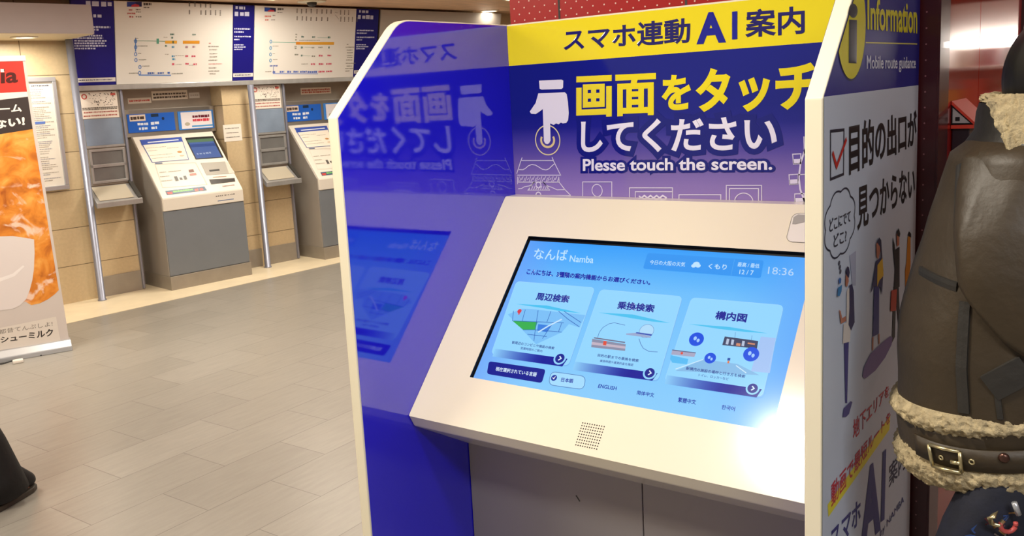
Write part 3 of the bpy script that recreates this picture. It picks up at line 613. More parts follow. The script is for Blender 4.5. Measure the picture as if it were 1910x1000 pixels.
CARDS = [
 dict(q=[(.1437,.2578),(.3705,.2549),(.3757,.4636),(.1571,.4643)], t='周辺検索', tq=[(.2188,.2840),(.3113,.2832),(.3134,.3029),(.2213,.3042)], sw=[(.1693,.3222),(.2589,.3167),(.3592,.3269),(.3122,.3281),(.2498,.3250)],
   d1='駅周辺のコンビニや施設の検索', q1=[(.2026,.4225),(.3231,.4223),(.3236,.4297),(.2042,.4305)], d2='営業時間のご案内', q2=[(.2330,.4348),(.2947,.4349),(.2954,.4411),(.2340,.4417)], bar=[(.1635,.4497),(.3679,.4475),(.3615,.4685),(.1640,.4709)], c=[(.3478,.4494),(.3604,.4475)]),
 dict(q=[(.3869,.2581),(.5954,.2562),(.6002,.4659),(.3902,.4641)], t='乗換検索', tq=[(.4451,.2846),(.5363,.2845),(.5387,.3040),(.4474,.3046)], sw=[(.4031,.3201),(.4907,.3151),(.5867,.3260),(.5428,.3274),(.4829,.3245)],
   d1='目的の駅までの乗換を検索', q1=[(.4399,.4239),(.5418,.4232),(.5426,.4305),(.4409,.4314)], d2='乗換時間や運賃料金を確認', q2=[(.4501,.4372),(.5328,.4357),(.5333,.4420),(.4508,.4436)], bar=[(.3894,.4516),(.5946,.4493),(.5880,.4684),(.3906,.4728)], c=[(.5766,.4516),(.5887,.4497)]),
 dict(q=[(.6176,.2567),(.8225,.2542),(.8272,.4661),(.6149,.4650)], t='構内図', tq=[(.6835,.2841),(.7518,.2837),(.7529,.3036),(.6849,.3038)], sw=[(.6289,.3230),(.7206,.3191),(.8050,.3239),(.7600,.3266),(.6987,.3266)],
   d1='駅構内の施設の場所と行き方を検索', q1=[(.6540,.4242),(.7826,.4239),(.7826,.4313),(.6543,.4318)], d2='トイレ、ロッカーなど', q2=[(.6854,.4362),(.7507,.4358),(.7508,.4417),(.6856,.4422)], bar=[(.6165,.4505),(.8225,.4499),(.8161,.4690),(.6178,.4712)], c=[(.8039,.4510),(.8149,.4492)])]
def card(i, extra):
    k = CARDS[i]; g = G(GLOW); q = rrect(k['q'], 0.012)
    sh = [(p[0] + 0.002, p[1] + 0.003) for p in q]; g.poly(fD, sh, h1 - .0002, None, '#78b8f2')
    g.poly(fD, q, h1, None, '#93d6ff'); g.line(fD, q, 0.0007, h1 + .0001, None, '#a9deff', True)
    g.text(fD, k['t'], k['tq'], h2, None, '#1a2494', 0.035, 4); g.poly(fD, k['sw'], h2, None, '#4cc2f0')
    extra(g)
    g.text(fD, k['d1'], k['q1'], h4, None, '#2a3a8c', 0.015, 2); g.text(fD, k['d2'], k['q2'], h4, None, '#3a4a98', 0.005, 2)
    TL, TR, BR, BL = [Vector(x) for x in k['bar']]; n = 10
    c0, c1 = Vector((140, 205, 250)), Vector((14, 24, 150))
    for j in range(n):
        a, b = j / n, (j + 1) / n; ca = tuple(c0.lerp(c1, min(1, a * 1.5))); cb_ = tuple(c0.lerp(c1, min(1, b * 1.5)))
        g.face([fD(*(TL.lerp(TR, a)), h2), fD(*(TL.lerp(TR, b)), h2), fD(*(BL.lerp(BR, b)), h2), fD(*(BL.lerp(BR, a)), h2)], None, [ca, cb_, cb_, ca])
    c = k['c'][0]; r = abs(k['c'][1][0] - c[0]) * 0.95
    g.ell(fD, c, r * 1.35, r * 1.35, h3, None, '#93d6ff'); g.ell(fD, c, r * 1.0, r * 1.0, h3 + .0002, None, '#14208e')
    g.line(fD, [(c[0] - r * .2, c[1] - r * .45), (c[0] + r * .3, c[1]), (c[0] - r * .2, c[1] + r * .45)], r * .24, h4 + .0001, None, '#d8f0ff')
    g.build('menu_card', CO, fix=False)
def ex1(g):
    g.poly(fD, [(.1588,.3537),(.1933,.3331),(.2211,.3312),(.3723,.3306),(.3686,.3647),(.3378,.3593),(.3273,.3827),(.2710,.4226)], h2, None, '#7cc0f6')
    g.poly(fD, [(.1799,.3696),(.2514,.3639),(.2528,.3857),(.2203,.3899)], h3, None, '#38b04a')
    for q in ([(.1712,.3418),(.1799,.3696)], [(.2036,.3350),(.2079,.3680)], [(.2405,.3327),(.2484,.3643)], [(.1799,.3696),(.3237,.3581)], [(.2769,.3310),(.2772,.3626)], [(.2973,.3286),(.3314,.3472),(.3680,.3631)], [(.3118,.3270),(.3683,.3515)], [(.2203,.3899),(.2528,.3857),(.3273,.3827)], [(.2484,.3643),(.2616,.4146)], [(.2371,.4002),(.2917,.3989)], [(.2946,.3605),(.2825,.4060)], [(.3180,.3588),(.3183,.3827)]): g.line(fD, q, 0.0014, h3 + .0001, None, '#2c5cb0')
    g.poly(fD, [(.2554,.3694),(.2922,.3696),(.2873,.3878),(.2594,.3867)], h3, None, '#3a80e0'); g.line(fD, [(.2641,.3908),(.2864,.3703),(.3143,.3492)], 0.004, h3 + .0002, None, '#c4e4ff')
    p = [(.1889,.3410),(.1910,.3506)]; g.ell(fD, p[0], 0.006, 0.006, h4, None, '#d8404a', 16); g.line(fD, p, 0.004, h4, None, '#d8404a')
def ex2(g):
    g.poly(fD, [(.4117,.3888),(.4986,.3915),(.5024,.4079),(.4167,.4105)], h2, None, '#8a8ea8'); g.poly(fD, [(.4135,.3970),(.4998,.3968),(.5012,.4026),(.4155,.4040)], h3, None, '#c4b4c4')
    g.poly(fD, [(.4420,.3904),(.4503,.3904),(.4524,.4012),(.4441,.4012)], h4, None, '#e0503c'); g.line(fD, [(.4153,.3861),(.4957,.3875)], 0.003, h3, None, '#70708c')
    g.line(fD, [(.4242,.3843),(.4237,.3703),(.4286,.3572),(.4404,.3461),(.4529,.3417),(.4813,.3445)], 0.0012, h3, None, '#4a6cb4')
    g.line(fD, [(.5258,.3736),(.5341,.3861),(.5434,.3957),(.5581,.4011),(.5793,.3997)], 0.0012, h3, None, '#4a6cb4')
    c = [(.5377,.3529),(.5521,.3522)]; g.ell(fD, c[0], 0.017, 0.017, h2, None, '#b0dcfa'); g.arc(fD, c[0], .017, .017, 0, 360, 0.001, h3, None, '#6c90c8')
    g.poly(fD, [(.4908,.3650),(.5135,.3604),(.5519,.3647),(.5526,.3685),(.4919,.3682)], h3 + .0001, None, '#9aaad0'); g.poly(fD, [(.5146,.3586),(.5538,.3591),(.5531,.3635),(.5139,.3615)], h4, None, '#3c56b4')
def ex3(g):
    g.poly(fD, [(.6325,.4378),(.6855,.4021),(.7604,.4021),(.8106,.4200)], h2 - .0001, None, '#86bce8'); g.poly(fD, [(.7927,.3331),(.8240,.3326),(.8298,.4122),(.7914,.4142)], h2 - .0002, None, '#a4c4f4')
    g.line(fD, [(.6313,.4338),(.6847,.4028)], 0.002, h2, None, '#d0ecff'); g.line(fD, [(.7577,.4060),(.7829,.4195)], 0.002, h2, None, '#d0ecff')
    g.poly(fD, [(.7173,.3430),(.7899,.3442),(.7915,.3621),(.7171,.3638)], h3, None, '#3c4464')
    for q in ([(.7232,.3474),(.7289,.3477),(.7295,.3610),(.7238,.3608)], [(.7337,.3481),(.7394,.3484),(.7406,.3605),(.7350,.3603)], [(.7570,.3481),(.7626,.3483),(.7637,.3604),(.7581,.3602)]): g.poly(fD, q, h4, None, '#b8c4dc')
    for q in ([(.7461,.3547),(.7550,.3550),(.7557,.3615),(.7464,.3613)], [(.7695,.3505),(.7851,.3509),(.7851,.3544),(.7695,.3540)]): g.poly(fD, q, h4, None, '#d08a6c')
    g.line(fD, [(.7375,.3300),(.7395,.3432)], 0.0008, h3, None, '#5a80b8'); g.line(fD, [(.7740,.3330),(.7752,.3436)], 0.0008, h3, None, '#5a80b8')
    for p, r in zip([(.6576,.3577),(.7827,.3764),(.6995,.3975)], (0.0165, 0.0165, 0.0125)):
        g.ell(fD, p, r, r, h3 + .0001, None, '#1450e0'); g.ell(fD, (p[0] - r * .2, p[1] - r * .1), r * .22, r * .3, h4, None, '#a4ccff', 12); g.ell(fD, (p[0] + r * .28, p[1] + r * .15), r * .2, r * .28, h4, None, '#a4ccff', 12)
    g.poly(fD, [(.6110,.3905),(.6653,.3901),(.6646,.4000),(.6118,.4014)], h3, None, '#a8a8c4'); g.line(fD, [(.6110,.3905),(.6653,.3901)], 0.002, h4, None, '#58587c')
    p = (.6348,.3950); g.ell(fD, p, .003, .003, h4, None, '#e0503c', 10); g.poly(fD, [(.6112,.4031),(.6528,.4064),(.6535,.4192),(.6198,.4201),(.6125,.4123)], h3, None, '#58bcf4')
    p = [(.7392,.3912),(.7405,.4036)]; g.line(fD, [p[0], tuple(Vector(p[0]).lerp(Vector(p[1]), .5))], 0.006, h3, None, '#2450a8'); g.line(fD, [tuple(Vector(p[0]).lerp(Vector(p[1]), .55)), p[1]], 0.004, h3, None, '#e07848')
for i, e in enumerate((ex1, ex2, ex3)): card(i, e)
# ================================================================== TICKET WALL THINGS
T0 = O - N_ * 0.03 + Z * 1.74; TU = (-N_ * 0.147 + Z * 0.66).normalized(); TN = D.cross(TU)
if TN.dot(N_) > 0: TN = -TN
def fT(s, t, h): return T0 + D * s + TU * t + TN * h
def wthing(name, label, cat, s, off=0.0, z=0.0, group=None): return thing(name, label, cat, tuple(O + D * s - N_ * off + Z * z), PHI, group)
def marks(g, f, rows, c, h=0.001, hh=0.006, gap=0.004, seed=0, m=None):
    """rows of small illegible print: each row is (u0, u1, v)"""
    rnd = random.Random(seed)
    for u0, u1, v in rows:
        u = u0
        while u < u1:
            w_ = rnd.uniform(0.5, 1.5) * hh
            g.rect(f, u, v - hh / 2 * rnd.uniform(.7, 1), min(u + w_, u1), v + hh / 2 * rnd.uniform(.7, 1), h, m, c); u += w_ + gap * rnd.uniform(.4, 1.2)
# posts
for k, lab in ((0, 'polished steel post at the left end of the ticket wall beside the blue sign'), (1, 'polished steel post between the two ticket machines')):
    t = wthing('steel_post', lab, 'post', -0.015 + 1.54 * k, 0.13, group='steel posts')
    g = G(CHROME); c = O + D * (-0.015 + 1.54 * k) - N_ * 0.13; g.lathe(c, [(.034, 0), (.034, .012), (.028, .014), (.028, 2.095 if k == 0 else 1.697), (.001, 2.095 if k == 0 else 1.697)], None, 28); g.build('post_body', t, True)
# ledge units
def ledge():
    t = wthing('counter_ledge', 'narrow steel ledge unit with sloping shelf beside the left ticket machine', 'ledge', 0.2)
    g = G(STEELD); g.box(W0, (0.056, 0.374), (0.93, 1.70), (0.0, 0.012)); g.build('back_panel', t)
    g = G(GLASSB); g.box(W0, (0.062, 0.365), (1.255, 1.47), (0.012, 0.018)); g.build('glass_panel', t, label='blue grey glass panel')
    g = G(STEEL)
    for a, b, c_, d_ in ((0.058, 0.372, 1.235, 1.253), (0.07, 0.36, 1.205, 1.225), (0.07, 0.36, 1.075, 1.10), (0.07, 0.36, 0.945, 0.965), (0.07, 0.088, 0.965, 1.205), (0.342, 0.36, 0.965, 1.205)): g.box(W0, (a, b), (c_, d_), (0.012, 0.026))
    fr = g.build('window_frame', t, bevel=0.002)
    g = G(CHROME); g.box(W0, (0.376, 0.394), (0.013, 1.70), (0, 0.035)); g.build('slim_upright', t, bevel=0.004)
    for a, b in ((0.965, 1.075), (1.10, 1.205)):
        g = G(GLASSG); g.box(W0, (0.088, 0.342), (a, b), (0.012, 0.017)); g.build('window_pane', fr)
    fs = lambda o, z, h: O + D * (0.02 + h) - N_ * o + Z * z
    g = G(STEEL); g.plate(fs, [(0.012, 0.925), (0.185, 0.80), (0.185, 0.758), (0.165, 0.758), (0.012, 0.86)], 0.0, 0.375); sh = g.build('shelf', t, bevel=0.004)
    g = G(mat('pale_steel_plate', '#d8d0bd', 0.3, metal=0.4)); g.plate(fs, [(0.03, 0.9165), (0.17, 0.815), (0.17, 0.818), (0.03, 0.9195)], 0.03, 0.31); g.build('shelf_plate', sh)
    g = G(DARK); g.plate(fs, [(0.02, 0.95), (0.178, 0.815), (0.178, 0.79), (0.02, 0.90)], 0.34, 0.372); g.build('shelf_bracket', sh)
    return t
L1 = ledge(); L2 = copy_tree(L1, None, D * P1); L2['label'] = 'narrow steel ledge unit with sloping shelf beside the ticket machine nearest the kiosk'
L1['group'] = L2['group'] = 'steel ledge units'
# printed notices on the ledge units
def notice(k, label):
    t = wthing('printed_notice', label, 'notice', 0.2 + P1 * k, 0.013, 1.47, 'notices above the ledge units')
    s = P1 * k
    g = G(PRINT); g.box(W0, (0.052 + s, 0.352 + s), (1.475, 1.69), (0.013, 0.017), None, '#e3d9cf'); sh = g.build('sheet', t)
    g = G(PRINT); f = fW(0.017)
    g.arc(f, (0.088 + s, 1.652), 0.018, 0.018, 0, 360, 0.009, 0.001, None, '#b84a44'); g.rect(f, 0.30 + s, 1.655, 0.34 + s, 1.675, 0.001, None, '#c05a50')
    rnd = random.Random(3)
    for i in range(70):
        u, v = rnd.uniform(0.125, 0.335) + s, rnd.uniform(1.575, 1.675); d_ = rnd.uniform(.003, .009); g.rect(f, u, v, u + d_, v + d_ * rnd.uniform(.4, 1.2), 0.0012, None, '#3c3634')
    marks(g, f, [(0.062 + s, 0.345 + s, 1.560), (0.062 + s, 0.345 + s, 1.548)], '#57504a', 0.001, 0.01, 0.003, 4); marks(g, f, [(0.07 + s, 0.34 + s, 1.525), (0.065 + s, 0.335 + s, 1.497)], '#a8605a', 0.001, 0.012, 0.004, 5)
    g.build('print', sh, fix=False)
notice(0, 'cream printed notice at the top of the ledge unit left of the left machine'); notice(1, 'cream printed notice at the top of the ledge unit between the two machines')

# ---- ticket machines
def machine():
    t = wthing('ticket_machine', 'grey ticket machine with sloping white panel at the left', 'ticket machine', 0.88)
    fs = lambda o, z, h: O + D * (0.50 + h) - N_ * o + Z * z
    g = G(MSIDE); g.plate(fs, [(-0.199, 0.12), (0.285, 0.12), (0.285, 0.785), (-0.15, 1.283), (-0.15, 1.53), (-0.199, 1.53)], 0.0, 0.755); g.build('casing', t, bevel=0.003)
    g = G(MGREY); g.box(W0, (0.505, 1.25), (0.123, 0.672), (0.285, 0.30)); g.build('front_panel', t, bevel=0.004)
    g = G(STEELD); g.box(W0, (0.497, 1.257), (0.0, 0.12), (-0.19, 0.31)); g.build('plinth', t, bevel=0.003)
    g = G(MWHITE); g.plate(lambda o, z, h: O + D * (0.508 + h) - N_ * o + Z * z, [(-0.15, 1.272), (-0.144, 1.297), (0.303, 0.787), (0.307, 0.776), (0.307, 0.676), (0.28, 0.676), (0.28, 0.76)], 0, 0.74)
    CP = g.build('control_panel', t, bevel=0.004); H = 0.0125
    g = G(PRINT); Zm = None
    q = [(.5557,.0370),(.9344,.0388),(.8990,.3008),(.5670,.2940)]
    g.poly(fK, [(p[0], p[1]) for p in q], H, None, '#4a62a8'); a = [Vector(x) for x in q]; ce = sum(a, Vector((0, 0))) / 4
    g.poly(fK, [tuple(ce + (p - ce) * 0.965) for p in a], H + .0004, None, '#f1e9dc')
    g.poly(fK, [(.5601,.0404),(.9303,.0430),(.9228,.0938),(.5523,.0967)], H + .0008, None, '#3a55b2')
    g.line(fK, [(.6132,.0737),(.8953,.0698)], 0.012, H + .0012, None, '#dfe6f6')
    for q in ([(.5753,.1342),(.7534,.1344)], [(.7573,.1541),(.8637,.1538)], [(.5776,.1665),(.6596,.1669)], [(.5768,.2187),(.7784,.2186)], [(.5835,.2513),(.7883,.2522)]): marks(g, fK, [(q[0][0], q[1][0], (q[0][1] + q[1][1]) / 2)], '#8d867c', H + .0012, 0.006, 0.004, 9)
    q = [(.8496,.2059),(.8527,.2509)]
    g.ell(fK, q[0], 0.022, 0.012, H + .0012, None, '#c2905a'); g.ell(fK, q[1], 0.022, 0.008, H + .0012, None, '#d8bda0'); g.build('instruction_sheet', CP, fix=False)
    g = G(PRINT); g.line(fK, [(.5843,.3163),(.9433,.3389),(.9462,.5888),(.5536,.5674)], 0.003, H, None, '#cfc7bb', True)
    g.line(fK, [(.5880,.3067),(.6521,.3088)], 0.012, H, None, '#6a7896')
    for q in ([(.5885,.4070),(.6458,.4060)], [(.6675,.4088),(.7821,.4123)], [(.5759,.4536),(.6600,.4565)], [(.5692,.4994),(.6649,.5015)]): marks(g, fK, [(q[0][0], q[1][0], q[0][1])], '#a39b90', H, 0.008, 0.004, 2)
    for q in ([(.6927,.4667),(.7195,.4661),(.7178,.5131),(.6905,.5150)], [(.7343,.4839),(.7552,.4839),(.7574,.5072),(.7359,.5085)], [(.7758,.4709),(.7997,.4698),(.7961,.5097),(.7717,.5121)]): g.poly(fK, q, H + .0003, None, '#5c5a58')
    g.poly(fK, [(.8476,.4107),(.8923,.4092),(.8898,.4382),(.8440,.4394)], H + .0003, None, '#7c4a3c'); g.poly(fK, [(.8400,.4520),(.8981,.4524),(.8974,.4743),(.8376,.4749)], H + .0003, None, '#c07a70')
    g.poly(fK, [(.5608,.6062),(.9120,.6071),(.9177,.6498),(.5589,.6477)], H + .0003, None, '#3e5a78')
    q = [(.5661,.6210),(.6146,.6213),(.6099,.6444),(.5694,.6438)]; g.poly(fK, q, H + .0006, None, '#c8443c')
    q = [(.8133,.6213),(.8467,.6205),(.8432,.6458),(.8099,.6465)]; g.poly(fK, q, H + .0006, None, '#d0564a'); q = [(.8601,.6225),(.8898,.6226),(.8885,.6454),(.8577,.6451)]; g.poly(fK, q, H + .0006, None, '#c8443c')
    q = [(.6215,.6238),(.8000,.6250)]; marks(g, fK, [(q[0][0], q[1][0], (q[0][1] + q[1][1]) / 2)], '#7cc06a', H + .0006, 0.02, 0.003, 6)
    g.build('printed_instructions', CP, fix=False)
    g = G(BLACK); g.plate(fK, [(.9651,.0525),(1.2321,.0586),(1.2236,.3140),(.9598,.3052)], H - .004, H + .0008); g.build('screen_bezel', CP)
    g = G(mat('machine_screen', attr=True, emit='#ffffff', estr=0.75, rough=0.2))
    g.poly(fK, [(.9702,.1138),(1.2100,.1187),(1.2075,.3075),(.9680,.2972)], H + .0015, None, '#5876b8'); g.poly(fK, [(.9666,.0785),(1.2163,.0836),(1.2148,.1192),(.9679,.1136)], H + .0015, None, '#6c9068')
    g.poly(fK, [(.9700,.1350),(1.2064,.1415),(1.2069,.1755),(.9684,.1681)], H + .0019, None, '#3a5aa0'); q = [(.9935,.2478),(1.1278,.2510)]; marks(g, fK, [(q[0][0], q[1][0], q[0][1])], '#b4c4e4', H + .0019, 0.02, 0.012, 3)
    g.build('touch_screen', CP, fix=False, label='lit blue and green screen')
    g = G(PRINT); g.poly(fK, [(.9870,.3502),(1.2159,.3603),(1.1947,.4994),(.9840,.4889)], H + .0002, None, '#a8a49c'); g.poly(fK, [(1.2159,.3603),(1.1947,.4994),(1.2523,.4981),(1.2373,.3750)], H + .0001, None, '#cfc9be')
    g.poly(fK, [(1.0287,.4357),(1.1265,.4380),(1.1232,.4570),(1.0260,.4561)], H + .0008, None, '#1e1c1c'); g.poly(fK, [(.9856,.5390),(1.2239,.5557),(1.2134,.5931),(.9826,.5941)], H + .0004, None, '#2a2220'); g.line(fK, [(1.0309,.5188),(1.1572,.5272)], 0.006, H + .0008, None, '#b0876c')
    q = [(1.0749,.6294),(1.1904,.6358)]; marks(g, fK, [(q[0][0], q[1][0], q[0][1])], '#a07a78', H + .0004, 0.012, 0.003, 8)
    g.build('coin_slot', CP, fix=False, label='grey coin slot plate')
    f = fW(0.307); g = G(PRINT); q = [(.9833,.7492),(1.1680,.7464),(.9966,.7058),(1.1508,.7039)]
    marks(g, f, [(q[0][0], q[1][0], (q[0][1] + q[1][1]) / 2)], '#6e6a68', 0.0008, 0.01, 0.012, 2); g.line(f, [(q[2][0], (q[2][1] + q[3][1]) / 2), (q[3][0], (q[2][1] + q[3][1]) / 2)], 0.006, 0.0008, None, '#4a6aa0'); g.build('printed_marks', CP, fix=False)
    # header
    g = G(STEELD); g.box(W0, (0.455, 1.295), (1.296, 1.528), (-0.199, -0.150)); HD = g.build('header', t, bevel=0.004)
    f = fW(-0.15); g = G(PRINT)
    def rc(q): return (q[0][0] + q[3][0]) / 2, (q[1][0] + q[2][0]) / 2, (q[2][1] + q[3][1]) / 2, (q[0][1] + q[1][1]) / 2
    a, b, c_, d_ = rc([(.4823,1.4922),(.9038,1.4893),(.9043,1.3304),(.4819,1.3337)])
    g.box(f, (a, b), (c_, d_), (0, 0.005), None, '#1f62cc'); w_, h_ = b - a, d_ - c_
    g.rect(f, a + .05 * w_, d_ - .38 * h_, a + .38 * w_, d_ - .04 * h_, 0.0055, None, '#e6d6c8'); marks(g, f, [(a + .07 * w_, a + .35 * w_, d_ - .22 * h_)], '#4a3c38', 0.006, 0.03, 0.006, 1)
    marks(g, f, [(a + .2 * w_, a + .42 * w_, c_ + .45 * h_), (a + .48 * w_, a + .66 * w_, c_ + .45 * h_), (a + .22 * w_, a + .40 * w_, c_ + .2 * h_), (a + .48 * w_, a + .6 * w_, c_ + .2 * h_)], '#dfe9f8', 0.0055, 0.026, 0.008, 7)
    g.rect(f, a + .5 * w_, d_ - .2 * h_, a + .66 * w_, d_ - .04 * h_, 0.0055, None, '#16304a'); g.ell(f, (a + .75 * w_, d_ - .32 * h_), 0.012, 0.014, 0.0055, None, '#152c50'); g.build('sign_plate', HD, fix=False, label='blue sign plate with white text')
    a, b, c_, d_ = rc([(.9374,1.4897),(1.2782,1.4950),(1.2755,1.3253),(.9368,1.3304)]); w_, h_ = b - a, d_ - c_
    g = G(PRINT); g.box(f, (a, b), (c_, d_), (0, 0.005), None, '#3f86dc'); g.rect(f, a + .08 * w_, c_ + .05 * h_, b - .05 * w_, d_ - .06 * h_, 0.0055, None, '#e9e4ea'); g.rect(f, a + .36 * w_, c_ + .12 * h_, b - .05 * w_, c_ + .2 * h_, 0.006, None, '#4a9ad8')
    marks(g, f, [(a + .4 * w_, b - .12 * w_, d_ - .32 * h_)], '#6a2034', 0.006, 0.026, 0.004, 3); marks(g, f, [(a + .4 * w_, b - .12 * w_, d_ - .52 * h_)], '#d0384a', 0.006, 0.026, 0.004, 4); g.ell(f, (a + .24 * w_, c_ + .3 * h_), 0.025, 0.016, 0.006, None, '#b8b0a0'); g.build('sign_plate', HD, fix=False, label='pale sign plate with red text')
    return t
M1 = machine(); M2 = copy_tree(M1, None, D * P1); M2['label'] = 'grey ticket machine partly hidden behind the kiosk side panel'; M1['group'] = M2['group'] = 'ticket machines'
# stickers on the steel niche above the machines
def sticker(name, label, s0, s1, z0, z1, c, mk, seed):
    t = wthing(name, label, 'sticker', (s0 + s1) / 2, -0.2, z0, 'stickers above the ticket machines'); f = fW(-0.2)
    g = G(PRINT); g.box(f, (s0, s1), (z0, z1), (0, 0.003), None, c); sh = g.build('sheet', t)
    g = G(PRINT); marks(g, f, [(s0 + .012, s1 - .012, z0 + (z1 - z0) * k) for k in ((0.5,) if z1 - z0 < .06 else (.3, .65))], mk, 0.0036, min(.018, (z1 - z0) * .35), 0.006, seed); g.build('print', sh, fix=False)
sticker('sticker', 'small white sticker with red line above the left machine', 0.530, 0.735, 1.580, 1.628, '#e6ddd2', '#c8554a', 1)
sticker('sticker', 'largest white sticker with black print above the left machine', 0.745, 1.075, 1.600, 1.680, '#e9e0d2', '#5a5048', 2)
sticker('sticker', 'small blank grey sticker at the right above the left machine', 1.09, 1.19, 1.605, 1.655, '#d3d0cc', '#b4b0ac', 3)
sticker('sticker', 'long white sticker with red print above the machine nearest the kiosk', 0.72 + P1, 1.08 + P1, 1.59, 1.655, '#e8dccc', '#c06a58', 4)
# paper notice between machines
t = wthing('paper_notice', 'white paper notice taped to tiles right of the left machine', 'notice', 1.37, 0.0, 1.2)
g = G(MATTE); g.box(W0, (1.283, 1.463), (1.197, 1.350), (0.0006, 0.002), None, '#e2dcd2'); sh = g.build('sheet', t)
g = G(MATTE); marks(g, W0, [(1.30, 1.44, 1.315), (1.31, 1.43, 1.275), (1.30, 1.44, 1.235)], '#77716a', 0.003, 0.009, 0.004, 5); g.build('print', sh, fix=False)

# ---- fare boards and blue sign panels (tilted forward, hung side by side)
TL_ = 0.672
def board_base(name, label, cat, s0, s1, col, group):
    t = wthing(name, label, cat, (s0 + s1) / 2, 0.03, 1.74, group)
    g = G(PRINT); g.box(fT, (s0, s1), (0, TL_), (-0.022, 0.0), None, col); b = g.build('panel', t, bevel=0.002); return t, b
GB = 'signs above the ticket machines'
def farecol(g, f, x0, x1, y, n, c, seed): marks(g, f, [(x0, x1, y)], c, 0.001, 0.007, 0.004, seed)
# left fare map
t, b = board_base('fare_map_board', 'white fare map board above the left ticket machine', 'sign', 0.356, 1.405, '#dedad5', GB)
g = G(PRINT)
g.poly(fT, [(.4596,.6686),(.5823,.6725),(.5814,.6327),(.4585,.6293)], 0.001, None, '#2b3f92'); g.poly(fT, [(.5251,.6666),(.5823,.6711),(.5814,.6327),(.5527,.6319)], 0.0012, None, '#2a2a58'); g.poly(fT, [(.4962,.6426),(.5262,.6537),(.5602,.6458),(.5599,.6308),(.4944,.6289)], 0.0014, None, '#c43c4a')
def hmarks(qs, c, hh=0.012, gap=0.005, seed=1):
    for i in range(0, len(qs), 2): marks(g, fT, [(qs[i][0], qs[i + 1][0], (qs[i][1] + qs[i + 1][1]) / 2)], c, 0.0016, hh, gap, seed + i)
hmarks([(.5962,.6537),(.6629,.6543)], '#4a4440', 0.022); hmarks([(.5971,.6277),(.6464,.6276)], '#5a544e', 0.010); hmarks([(.4726,.6045),(.5058,.6033),(.4606,.5756),(.5265,.5771),(.4761,.5500),(.5080,.5507)], '#b85a58', 0.013); hmarks([(.5308,.6081),(.5701,.6091),(.5339,.5890),(.5733,.5899),(.5294,.5511),(.5760,.5521)], '#7a746e', 0.010)
for i, (x, y0, y1) in enumerate(((895, 20, 78), (960, 20, 78), (1027, 30, 88), (1085, 30, 88), (1140, 32, 90), (895, 115, 165), (1030, 120, 172), (1085, 118, 178), (1142, 118, 178), (1200, 118, 178), (1255, 120, 182))):
    pass
for q in ([(.9961,.6842),(.9959,.6464)], [(1.0467,.6858),(1.0466,.6457)], [(1.0993,.6802),(1.0993,.6400)], [(1.1453,.6831),(1.1453,.6412)], [(1.1892,.6830),(1.1893,.6395)], [(.9957,.6179),(.9956,.5814)], [(1.0953,.6168),(1.1079,.5795)], [(1.1453,.6195),(1.1454,.5775)], [(1.1910,.6207),(1.1911,.5784)], [(1.2379,.6219),(1.2381,.5765)], [(1.2827,.6230),(1.2829,.5745)]):
    v0, v1 = q[1][1], q[0][1]; u = (q[0][0] + q[1][0]) / 2; n = 4
    for i in range(n): 
        vv = v0 + (v1 - v0) * (i + .5) / n; g.line(fT, [(u - .008, vv), (u + .008, vv)], 0.0035, 0.0012, None, '#7a736c'); g.line(fT, [(u, vv - .005), (u, vv + .005)], 0.006, 0.0012, None, '#6a645e')
g.build('fare_heading_print', b, fix=False); g = G(PRINT)
g.line(fT, [(.5068,.3577),(.7766,.3525)], 0.004, 0.001, None, '#5a8a6c'); g.poly(fT, [(.7021,.3751),(.7229,.3752),(.7222,.3325),(.7013,.3325)], 0.0012, None, '#5a9a84')
g.poly(fT, [(.7766,.3575),(.8817,.3577),(.8815,.3339),(.7763,.3339)], 0.0012, None, '#dca032'); g.poly(fT, [(.9342,.3579),(1.0877,.3582),(1.0877,.3324),(.9340,.3324)], 0.0012, None, '#d89428'); g.poly(fT, [(.8396,.3577),(.8549,.3577),(.8546,.3339),(.8393,.3339)], 0.0014, None, '#6a6a40')
g.line(fT, [(.5239,.3815),(.5212,.2694)], 0.008, 0.001, None, '#4a78b8')
for p in [(.5232,.3535),(.5221,.3046),(.5207,.2469),(.5224,.1989),(.5545,.1401),(.5512,.0916)]: g.arc(fT, p, 0.010, 0.014, 0, 360, 0.006, 0.0012, None, '#4f7cc0', 14)
hmarks([(.5195,.3759),(.5468,.3760),(.5382,.3143),(.6219,.3142),(.5440,.2538),(.5694,.2536),(.5464,.2007),(.6122,.1999),(.5744,.1483),(.6370,.1472),(.4605,.0916),(.5402,.0897),(.8325,.0792),(.9297,.0769)], '#8a8880', 0.008, 0.003)
g.line(fT, [(.5435,.0739),(.8247,.0647)], 0.010, 0.001, None, '#6a8cc8'); hmarks([(.6196,.0886),(.6769,.0858),(.7070,.0880),(.7599,.0853),(.7942,.0875),(.8172,.0869)], '#4a68b0', 0.018)
hmarks([(.8227,.4114),(.8593,.4102),(1.0221,.4113),(1.0521,.4100),(.8323,.3828),(.8475,.3828),(.7745,.3146),(.7934,.3145)], '#5c7a70', 0.016); hmarks([(.8352,.3051),(.8566,.3050),(.8343,.2276),(.8588,.2273),(.8378,.2021),(.8663,.2017)], '#4a90b8', 0.018); hmarks([(.9588,.3047),(.9807,.3046),(1.0217,.3067),(1.0470,.3067)], '#a8808a', 0.02)
